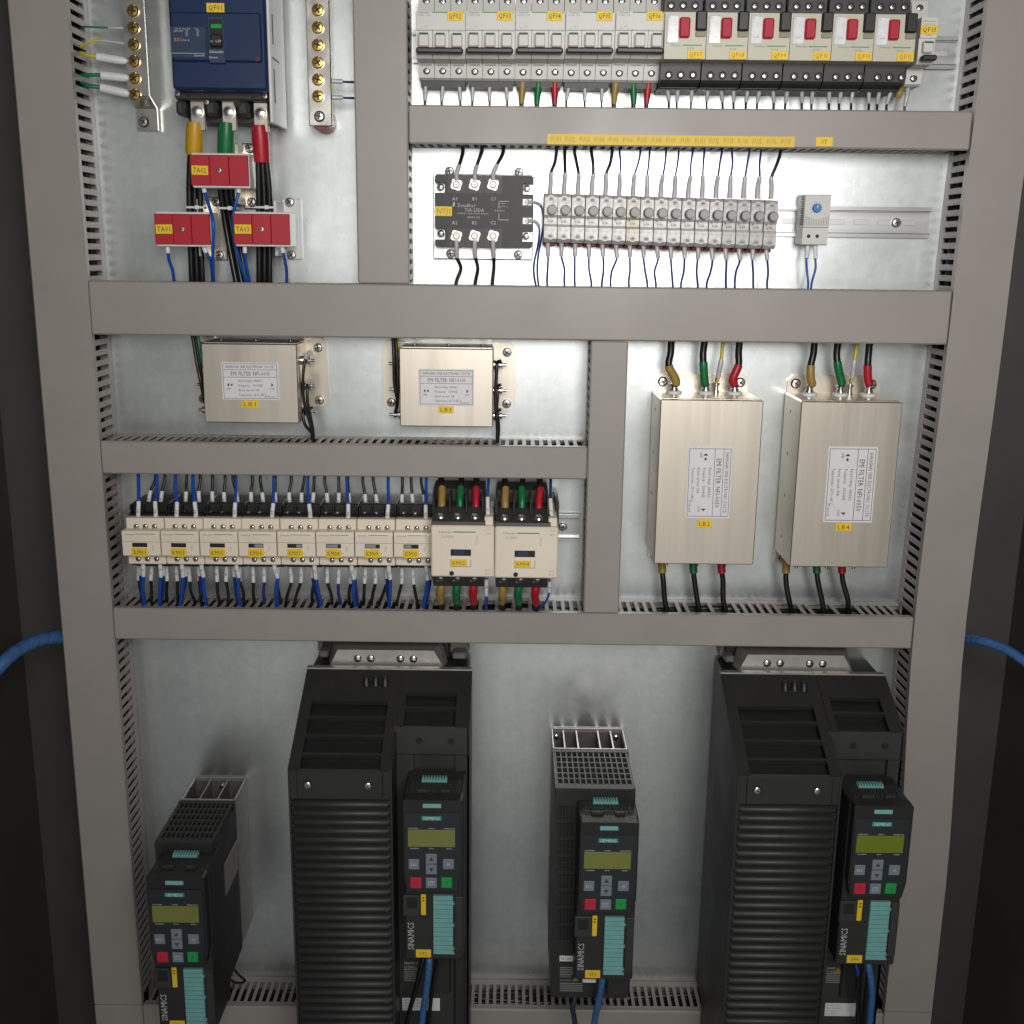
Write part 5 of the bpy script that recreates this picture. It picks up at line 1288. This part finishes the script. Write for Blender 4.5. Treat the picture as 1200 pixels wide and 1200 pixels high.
def big_drive(X0, zl, label, u, v, num, lit):
    W, WC = .2045, .1185
    t = thing("motor_drive", label, "motor drive", (X0+W/2, 0, -.95), "large black motor drives at the bottom")
    zb = -1.02
    yl, yf, yr = -.065, -.198, -.145
    zl0 = zl
    L = lambda s: (yl+(yf-yl)*s, zl-.0700*s)             # left slope
    Rr = lambda s: (yl+(yr-yl)*s, zl-.0400*s)            # right slope
    X1, XE = X0+WC, X0+W
    # heat sink body and rear sheet
    m = MB(); m.box(X0+.0045, XE-.0045, -.064, -.004, zb, zl-.002, .001); part("heat_sink", m, black_m, t)
    m = MB(); m.box(X0+.012, XE-(.050 if num == "VF4" else .030), -.022, -.004, zl-.002, zl+.052, .002)
    for k in range(5):
        x = X0+.03+.028*k; m.box(x, x+.006, -.034, -.020, zl+.02, zl+.05, .001)
    part("rear_housing", m, black_m, t)
    for a, c in ((X0+.006, X0+.024), (XE-.030, XE-.006))[:1 if num == "VF4" else 2]:
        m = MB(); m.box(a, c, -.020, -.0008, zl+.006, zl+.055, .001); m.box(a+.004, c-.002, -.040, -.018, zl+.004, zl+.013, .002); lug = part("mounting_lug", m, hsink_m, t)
        m = MB(); m.lathe(((a+c)/2, -.020, zl+.028), [(.006, 0), (.006, .005), (.003, .0055)], 12); part("bolt", m, dsteel_m, lug, 30)
    m = MB()
    a, c = X0+.026, X0+.168
    f = [(a+.0, -.050, zl-.002), (c, -.050, zl-.002), (c-.012, -.050, zl+.0195), (a+.010, -.050, zl+.0195)]
    bk = [(a-.004, -.030, zl-.002), (c+.004, -.030, zl-.002), (c-.004, -.026, zl+.026), (a+.002, -.026, zl+.026)]
    m.hexa(f, bk); br = part("top_bracket", m, alu_m, t)
    for k, fx_ in enumerate((.245, .36, .62, .735)):
        x = a+(c-a)*fx_; m = MB(); m.lathe((x, -.0495, zl+.0085), [(.0042, 0), (.0036, .0014), (.0012, .0024)], 12); m.mi = 1; m.cyl((x, -.0499, zl+.0080), (x, -.0502, zl+.0080), .0050, n=12); part("rivet", m, [steel_m, slot_m], br, 40)
    m = MB(); m.box(X0, XE-.001, yl-.0006, yl+.008, zl-.0008, zl+.0015, .0004); part("lip", m, alu_m, t)
    # side walls
    m = MB()
    m.prism_x([(yl, zl-.0008), L(1), (yf, zb), (yl, zb)], X0, X0+.0025)
    m.prism_x([(yr+.004, zl-.045), L(1), (yf, zb), (yr+.004, zb)], X1-.0025, X1)
    m.prism_x([(yl, zl-.0008), L(.6), (L(.6)[0], zl-.07), (yl, zl-.07)], X1-.0025, X1)
    m.prism_x([(yl, zl-.0008), Rr(1), (yr, zb), (yl, zb)], XE-.0025, XE)
    part("side_wall", m, drive_m, t)
    # left slope: frame, recess floor and slats
    ss = (.33, .5, .68, .855, 1.0)
    la, lc = X0+.0135, X1-.0135
    m = MB()
    def plate(fn, s0, s1, x0, x1, th=.004):
        a, b_ = fn(s0), fn(s1)
        m.hexa([(x0, *b_), (x1, *b_), (x1, *a), (x0, *a)], [(x0, b_[0]+th*.5, b_[1]-th), (x1, b_[0]+th*.5, b_[1]-th), (x1, a[0]+th*.5, a[1]-th), (x0, a[0]+th*.5, a[1]-th)])
    plate(L, 0, ss[0], X0+.0025, X1-.0025); plate(L, ss[0], 1, X0+.0025, la); plate(L, ss[0], 1, lc, X1-.0025)
    part("sloped_cover", m, drive_m, t)
    m = MB(); fl = lambda s: (L(s)[0]+.005, L(s)[1]-.0105)
    a, b_ = fl(ss[0]-.14), fl(.99); l2, c2 = la-.009, lc+.009; m.hexa([(l2, *b_), (c2, *b_), (c2, *a), (l2, *a)], [(l2, b_[0], b_[1]-.002), (c2, b_[0], b_[1]-.002), (c2, a[0], a[1]-.002), (l2, a[0], a[1]-.002)]); part("louvre_recess", m, black_m, t)
    for s in ss[:4]:
        y, z = L(s); m = MB()
        m.prism_x([(y+.0016, z+.0012), (y-.0016, z-.0002), (y+.0015, z-.0065), (y+.004, z-.0060)], la, lc); part("louvre_slat", m, drive_m, t)
    # cable bosses moulded into the slope
    m = MB()
    for k in range(3):
        y, z = L(.13); x = X0+.076+.0115*k
        m.lathe((x, y-.004, z-.004), [(.0052, 0), (.0036, .010), (.0018, .012)], 12, axis=(0, .15, 1))
    part("boss", m, black_m, t, 40)
    m = MB(); y, z = L(.14)
    for x0, x1, s0, s1 in ((X0+.026, X0+.044, .14, .146), (X0+.034, X0+.036, .10, .18)):
        (ya, za), (yb_, zb_) = L(s0), L(s1); m.quad((x0, yb_-.0004, zb_+.0006), (x1, yb_-.0004, zb_+.0006), (x1, ya-.0004, za+.0006), (x0, ya-.0004, za+.0006))
    part("moulded_mark", m, char_m, t)
    # front panel with the two screws, then the ribs
    zr = zl-.108
    m = MB(); m.box(X0, X1, yf, yf+.006, zr, L(1)[1], .0022); m.box(X0+.010, X1-.010, yf-.0014, yf+.002, zr+.002, L(1)[1]-.002, .001); part("front_panel", m, drive_m, t)
    for x in (X0+.0225, X1-.0275):
        screw('cover', t, (x, yf-.0016, zl-.0885))
    m = MB(); m.box(X0+.0006, X1-.0006, yf+.004, yf+.010, zb, zr+.001); part("rib_back", m, drive_m, t)
    m = MB(); p = .0112; h = p/2
    c8 = [(-.0, -h*.9), (-.0042, -h*.62), (-.0062, -h*.15), (-.0058, h*.25), (-.0035, h*.62), (0, h*.82)]
    n = len(c8); xa, xb = 0, X1-X0
    for x, ins in ((xa, 0.0), (xa+.007, 1), (xb-.007, 1), (xb, 0.0)):
        m.v += [(x, .006+(dy*(1 if ins else .25) - .002*(1 if ins else 0)), dz) for dy, dz in c8]
    for j in range(3):
        for i in range(n-1): m.f.append((j*n+i, j*n+i+1, (j+1)*n+i+1, (j+1)*n+i)); m.m.append(0)
    me = m.mesh("rib", drive_m, smooth=50)
    for k in range(34):
        z = zr-h-k*p
        if z < zb+h: break
        inst("rib", me, t, (X0, yf, z))
    # right section
    m = MB(); rs = (.40, .68, 1.0); ra, rc = X1+.008, XE-.017
    plate(Rr, 0, rs[0], X1, XE-.0025); plate(Rr, rs[0], 1, X1, ra); plate(Rr, rs[0], 1, rc, XE-.0025)
    part("sloped_cover", m, drive_m, t)
    fl = lambda s: (Rr(s)[0]+.005, Rr(s)[1]-.0100)
    m = MB(); a, b_ = fl(rs[0]-.2), fl(.985); l2, c2 = ra-.006, rc+.012; m.hexa([(l2, *b_), (c2, *b_), (c2, *a), (l2, *a)], [(l2, b_[0], b_[1]-.002), (c2, b_[0], b_[1]-.002), (c2, a[0], a[1]-.002), (l2, a[0], a[1]-.002)]); part("louvre_recess", m, black_m, t)
    for s in rs[:2]:
        y, z = Rr(s); m = MB(); m.prism_x([(y+.0016, z+.0012), (y-.0016, z-.0002), (y+.0015, z-.0065), (y+.004, z-.006)], ra, rc); part("louvre_slat", m, drive_m, t)
    zt = Rr(1)[1]
    m = MB()
    wz0, wz1, wx0, wx1 = zl-.140, zl-.0755, X1+.020, XE-.0165
    m.box(X1-.004, XE-.0002, yr, yr+.005, wz1, zt, .001); m.box(X1-.004, wx0, yr, yr+.005, zb, wz1); m.box(wx1, XE-.0002, yr, yr+.005, zb, wz1); m.box(wx0, wx1, yr, yr+.005, zb, wz0)
    m.box(wx0-.001, wx1+.001, yr+.007, yr+.010, wz0-.002, wz1+.002)
    part("front_panel", m, char_m, t)
    for f in (.31, .75):
        x = X1+(XE-X1)*f; m = MB(); m.lathe((x, yr+.0008, zl-.0575), [(.0044, 0), (.0044, .0012), (.0034, .0012)], 14); m.mi = 1; m.cyl((x, yr-.0005, zl-.0575), (x, yr-.0008, zl-.0575), .0032, n=12); part("screw_hole", m, [black_m, slot_m], t, 30)
    # printed lower part
    q = {"VF2": (473.5, 1126.5, 490, 1150, 471.5, 1169.5, 515.5, 1184), "VF4": (968, 1133, 994, 1152, 966.5, 1175.5, 1002.5, 1190.5)}[num]
    a, c, d, e = span(*q[:4], yr); H = e-d
    m = MB(); m.text("DANGER" if num == "VF4" else "SINAMICS", a, e-H*.08, yr-.0004, H*.13, 'l', w=(c-a)*.42 if num == "VF4" else c-a); m.text("TO AVOID" if num == "VF4" else "CU240E-2", a, e-H*.28, yr-.0004, H*.13, 'l', w=(c-a)*.42 if num == "VF4" else (c-a)*.9)
    part("lettering", m, palink_m, t)
    m = MB()
    for k in range(6): m.box(a, a+(c-a)*random.uniform(.8, 1), yr-.0004, yr+.0002, d+H*(.58-.11*k), d+H*(.62-.11*k))
    part("small_print", m, greyink_m, t)
    if num == "VF4":
        m = MB()
        for f in (.52, .82):
            x = a+(c-a)*f; m.add([(x-.0042, yr-.0004, e-H*.36), (x+.0042, yr-.0004, e-H*.36), (x, yr-.0004, e+H*.04)], [(0,1,2)])
        part("warning_sign", m, mk_warn, t)
    a, c, d, e = span(*q[4:], yr); H = e-d
    m = MB(); m.box(a, c, yr-.0006, yr+.0002, d, e, .0002); pl = part("serial_label", m, paper_m, t)
    m = MB()
    for k in range(4): m.text(("PM240-2 IP20", "3AC 380-480V", "1P 6SL3210", "S ZVK5")[k], a+.002, e-H*(.16+.22*k), yr-.0008, H*.12, 'l', w=(c-a)*(.45, .5, .38, .3)[k])
    part("lettering", m, greyink_m, pl)
    m = MB(); m.box(X1+.036, XE-.022, yr-.004, yr+.001, -.90, -.768, .003); m.box(XE-.018, XE-.004, yr-.006, yr+.001, -.95, -.77, .002); part("lower_cover", m, drive_m, t)
    m = MB(); a = X1+.014; m.box(a, a+.012, -.2, -.150, -.7575, -.753, .001); part("connector", m, white_m, t)
    control_unit(t, u, v, num, lit)
    return t
mk_warn = mk("warning_orange", (0.42, 0.20, 0.02), 0.55)
big_drive(-.2515, -.5035, "large black drive tagged VF2 with ribbed cover, left of the middle drive", 506.5, 938, "VF2", False)
big_drive(.2605, -.5035, "large black drive tagged VF4 with ribbed cover, against the right duct", 1036.5, 945, "VF4", True)

def slim_drive(x0, x1, zt, zb, label, u, v, num, fins, pins):
    t = thing("motor_drive", label, "motor drive", ((x0+x1)/2, 0, zb), "small black motor drives at the bottom")
    yb_, yf = -.060, -.166
    # open aluminium heat sink frame at the rear
    m = MB(); th = .0022
    m.box(x0, x0+th, yb_, -.0008, zb+.01, zt, .0005); m.box(x1-th, x1, yb_, -.0008, zb+.01, zt, .0005)
    m.box(x0+th, x1-th, -.0032, -.0008, zb+.01, zt+.001, .0005); m.box(x0+.001, x1-.001, yb_-.0026, yb_, zb+.01, zt+.0006, .0005)
    hs = part("heat_sink", m, alu_m, t)
    m = MB(); m.box(x0+th+.0001, x1-th-.0001, -.0042, -.0033, zb+.02, zt-.003); m.box(x0+th, x0+th+.0006, yb_+.001, -.0043, zb+.02, zt-.0025); m.box(x1-th-.0006, x1-th, yb_+.001, -.0043, zb+.02, zt-.0025); part("heat_sink_shade_liner", m, hsink_m, hs)  # dark liner sheets paint the shade onto the inner walls
    for f in fins:
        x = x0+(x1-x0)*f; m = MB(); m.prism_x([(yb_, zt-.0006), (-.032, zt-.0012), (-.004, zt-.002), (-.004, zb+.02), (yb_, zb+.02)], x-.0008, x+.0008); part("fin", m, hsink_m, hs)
        m = MB(); m.box(x-.0009, x+.0009, yb_+.0004, -.005, zt-.0014, zt-.0004); part("fin_edge", m, alu_m, hs)  # strip kept bright as the lit edge over the shade-coloured fin
    for f in pins:
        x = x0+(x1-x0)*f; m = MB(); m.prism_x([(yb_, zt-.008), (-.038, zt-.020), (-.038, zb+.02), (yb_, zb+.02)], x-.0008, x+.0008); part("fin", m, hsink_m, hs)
    m = MB(); m.box(x0+th, x1-th, yb_+.001, -.004, zb+.016, zb+.02); part("heat_sink_floor", m, black_m, hs)
    for f in ((.07, .90) if len(fins) > 2 else (.55,)):
        x = x0+(x1-x0)*f; m = MB(); m.lathe((x, -.0035, zt-.010), [(.0036, 0), (.0034, .003), (.0015, .004)], 10); part("bolt", m, steel_m, hs, 40)
    # plastic body
    xb0, xb1 = x0-.0012, x1+.0006
    m = MB(); m.hexa([(xb0+.001, yf, zb), (xb1-.002, yf, zb), (xb1-.0015, yf, zt-.0085), (xb0+.001, yf, zt-.0085)], [(xb0, yb_-.003, zb+.008), (xb1, yb_-.003, zb+.008), (xb1, yb_-.003, zt-.0085), (xb0, yb_-.003, zt-.0085)])
    m.box(xb0, xb1, -.070, -.0626, zt-.0085, zt-.0005, .0006); m.box(xb0+.0004, xb0+.004, yf+.0006, -.07, zt-.009, zt-.0008, .0006); m.box(xb1-.005, xb1-.0018, yf+.0006, -.07, zt-.009, zt-.0008, .0006); m.box(xb0+.0006, xb1-.0016, yf, yf+.012, zt-.009, zt-.001, .0006)
    part("body", m, drive_m, t)
    m = MB(); n = 13 if len(fins) > 2 else 11; w = xb1-xb0-.008
    for k in range(n+1):
        x = xb0+.004+w*k/n; m.box(x-.0009, x+.0009, yf+.010, -.068, zt-.0075, zt-.0010)
    for k in range(7):
        y = -.068+(yf+.012+.068)*k/6; m.box(xb0+.003, xb1-.004, y-.0014, y+.0014, zt-.0078, zt-.0013)
    part("vent_grille", m, char_m, t)
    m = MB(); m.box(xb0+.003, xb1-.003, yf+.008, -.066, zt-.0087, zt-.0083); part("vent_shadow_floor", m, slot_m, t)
    if num == "VF3":
        for k in range(8):
            a, c, d, e = span(653.5, 959.5+20.2*k-15, 672.5, 959.5+20.2*k, yf)
            m = MB(); m.box(a, c, yf-.0004, yf+.001, d, e); vt = part("side_vent", m, slot_m, t)
            m = MB()
            for q in range(5): x = a+(c-a)*(q+.3)/4.6; m.box(x-.0009, x+.0009, yf-.0020, yf, d-.0005, e+.0005)
            m.box(a-.001, c+.001, yf-.0016, yf, d-.0012, d+.0006); part("vent_bars", m, drive_m, vt)
        a, c, d, e = span(655.7, 1126.2, 671.2, 1119.8, yf); m = MB(); m.box(a, c, yf-.0005, yf+.0002, d, e); pl = part("serial_label", m, paper_m, t)
        m = MB(); m.text("FSB 2.2kW", (a+c)/2, (d+e)/2, yf-.0007, .0026, w=(c-a)*.85); part("lettering", m, ink_m, pl)
        m = MB(); p = at(656, 1144, yf); m.text("DANGER", p.x, p.z, yf-.0003, .0028, 'l', w=.014); p = at(656, 1148.5, yf); m.text("WARNING", p.x, p.z, yf-.0003, .0028, 'l', w=.014)
        for k in range(5):
            p = at(656, 1133.5+2.1*k, yf); m.box(p.x, p.x+.016, yf-.0003, yf, p.z-.0005, p.z+.0004)
        for k in range(5):
            p = at(656, 1152+2.2*k, yf); m.box(p.x, p.x+.028, yf-.0003, yf, p.z-.0005, p.z+.0004)
        part("warning_print", m, greyink_m, t)
        m = MB()
        for u_ in (674.5,): p = at(u_, 1147, yf); m.add([(p.x-.004, yf-.0004, p.z-.003), (p.x+.004, yf-.0004, p.z-.003), (p.x, yf-.0004, p.z+.004)], [(0,1,2)])
        part("warning_sign", m, mk_warn, t)
        m = MB(); a, c, d, e = span(682, 1146, 698, 1141.5, -.18); m.box(a, c, -.19, yf, d, e, .001); part("connector", m, white_m, t)
        m = MB(); a, c, d, e = span(711, 1166, 738, 1141, yf-.01); m.box(a, c, yf-.012, yf+.001, d, e, .002); part("lower_cover", m, drive_m, t)
    else:
        xs_ = xb1+.0002
        def side(u_, v_):
            y0, y1 = -.2, 0.0; a, b_ = at(u_, v_, y0).x, at(u_, v_, y1).x
            return at(u_, v_, y0+(xs_-a)/(b_-a)*(y1-y0))
        q = [side(*p) for p in ((259.5, 1068), (281, 1007), (278.6, 978), (255, 1035))]
        y0 = (q[0].y+q[3].y)/2; y1 = (q[1].y+q[2].y)/2; z1 = (q[2].z+q[3].z)/2; z0 = (q[0].z+q[1].z)/2
        m = MB(); m.box(xs_-.001, xs_+.0006, max(y0, -.162), min(y1, -.066), z0, z1, .0002); part("side_label", m, sidegrey_m, t)
    control_unit(t, u, v, num, False)
    return t
slim_drive(.0550, .1498, -.6085, -.890, "small black drive tagged VF3, alone in the middle between the two large drives", 714.5, 964.3, "VF3", (.165, .345, .64, .815), (.06, .25, .44, .55, .73, .92))
slim_drive(-.4195, -.3500, -.6850, -.905, "smallest black drive tagged VF1, standing in the lower left corner", 204, 1028.5, "VF1", (.34, .67), (.10,))

# ================================================================ cables of the drives and the doors
def spiral(label, pts, r, group, turns=16, mat_=None):
    P = [at(*p) for p in pts]; org = P[0]
    t = thing("wrapped_cable", label, "cable", org, group)
    C = curve_pts(P, 14); m = MB(); n = 12; up = None; mm = len(C); vs = []
    L = sum((C[i+1]-C[i]).length for i in range(mm-1))
    for i, p in enumerate(C):
        d = (C[min(i+1, mm-1)]-C[max(i-1, 0)]).normalized()
        up = d.orthogonal().normalized() if up is None else (up-d*up.dot(d)).normalized(); w = d.cross(up)
        for k in range(n):
            a = 2*math.pi*k/n; ph = (i/(mm-1)*turns + k/n) % 1
            rr = r*(1 - .14*(1 if ph < .16 else 0))
            vs.append(p+up*(rr*math.cos(a))+w*(rr*math.sin(a)))
    m.add(vs, [(i*n+k, i*n+(k+1) % n, (i+1)*n+(k+1) % n, (i+1)*n+k) for i in range(mm-1) for k in range(n)])
    part("spiral_wrap", m, mat_ or spiral_m, t, 60)
    m = MB(); m.tube(P, r*.84, 8, 5); part("core", m, bluew_m, t, 60)
    return t
spiral("blue spiral wrapped cable leaving the left duct towards the dark left side", [(92, 744, -.03), (74, 746, -.045), (50, 749, -.07), (26, 759, -.10), (6, 774, -.13), (-22, 805, -.16)], .0082, "blue door cables", 10)
spiral("blue spiral wrapped cable leaving the right duct towards the dark right side", [(1112, 747, -.03), (1131, 749, -.045), (1150, 751, -.07), (1172, 758, -.09), (1192, 769, -.11), (1222, 792, -.14)], .0058, "blue door cables", 14)
spiral("blue wrapped signal cable hanging below the large drive VF2", [(503, 1116, -.192), (503, 1128, -.198), (501.5, 1145, -.196), (499, 1165, -.188), (496, 1185, -.178), (493, 1215, -.17)], .0041, "blue signal cables of the drives", 14)
spiral("blue wrapped signal cable hanging below the middle drive VF3", [(707.5, 1132, -.192), (706.5, 1144, -.198), (704, 1160, -.194), (700.5, 1178, -.186), (697.5, 1192, -.178), (694, 1220, -.17)], .0040, "blue signal cables of the drives", 14)
spiral("blue wrapped signal cable hanging below the large drive VF4", [(1016.5, 1120, -.192), (1018, 1132, -.198), (1021, 1150, -.197), (1022, 1168, -.19), (1020.5, 1185, -.182), (1018, 1215, -.172)], .0041, "blue signal cables of the drives", 14)
DW = "thin cables below the drives"
wire("black cable beside the blue one below the large drive VF2", [(498, 1116, -.188), (495, 1128, -.192), (489, 1150, -.19), (483, 1172, -.182), (478, 1195, -.174), (474, 1225, -.165)], .0030, blk_m, DW)
wire("black cable right of the blue one below the large drive VF2", [(514, 1116, -.186), (512.5, 1128, -.186), (510, 1142, -.176), (507, 1160, -.168), (504, 1185, -.164), (500, 1220, -.16)], .0026, blk_m, DW)
wire("dark blue cable under the lower left of the middle drive VF3", [(673, 1160, -.14), (673.5, 1170, -.15), (672, 1182, -.152), (674, 1198, -.15), (676, 1225, -.145)], .0034, mk("slate_cable", (0.020, 0.035, 0.055), 0.4), DW)
wire("black cable left of the blue one below the large drive VF4", [(1008, 1116, -.188), (1007.5, 1130, -.192), (1006.5, 1150, -.186), (1006, 1175, -.176), (1006, 1220, -.165)], .0030, blk_m, DW)
wire("short blue wire end under the yellow tag of drive VF4", [(1002, 1120, -.190), (1003, 1130, -.194), (1004.2, 1138, -.192), (1004.5, 1146, -.186)], .0018, bluew_m, DW)
wire("black curled cable end beside the smallest drive VF1", [(268, 1118, -.10), (272, 1132, -.09), (280, 1142, -.07), (288, 1149, -.06), (278, 1152, -.075), (266, 1146, -.09)], .0016, blk_m, DW)
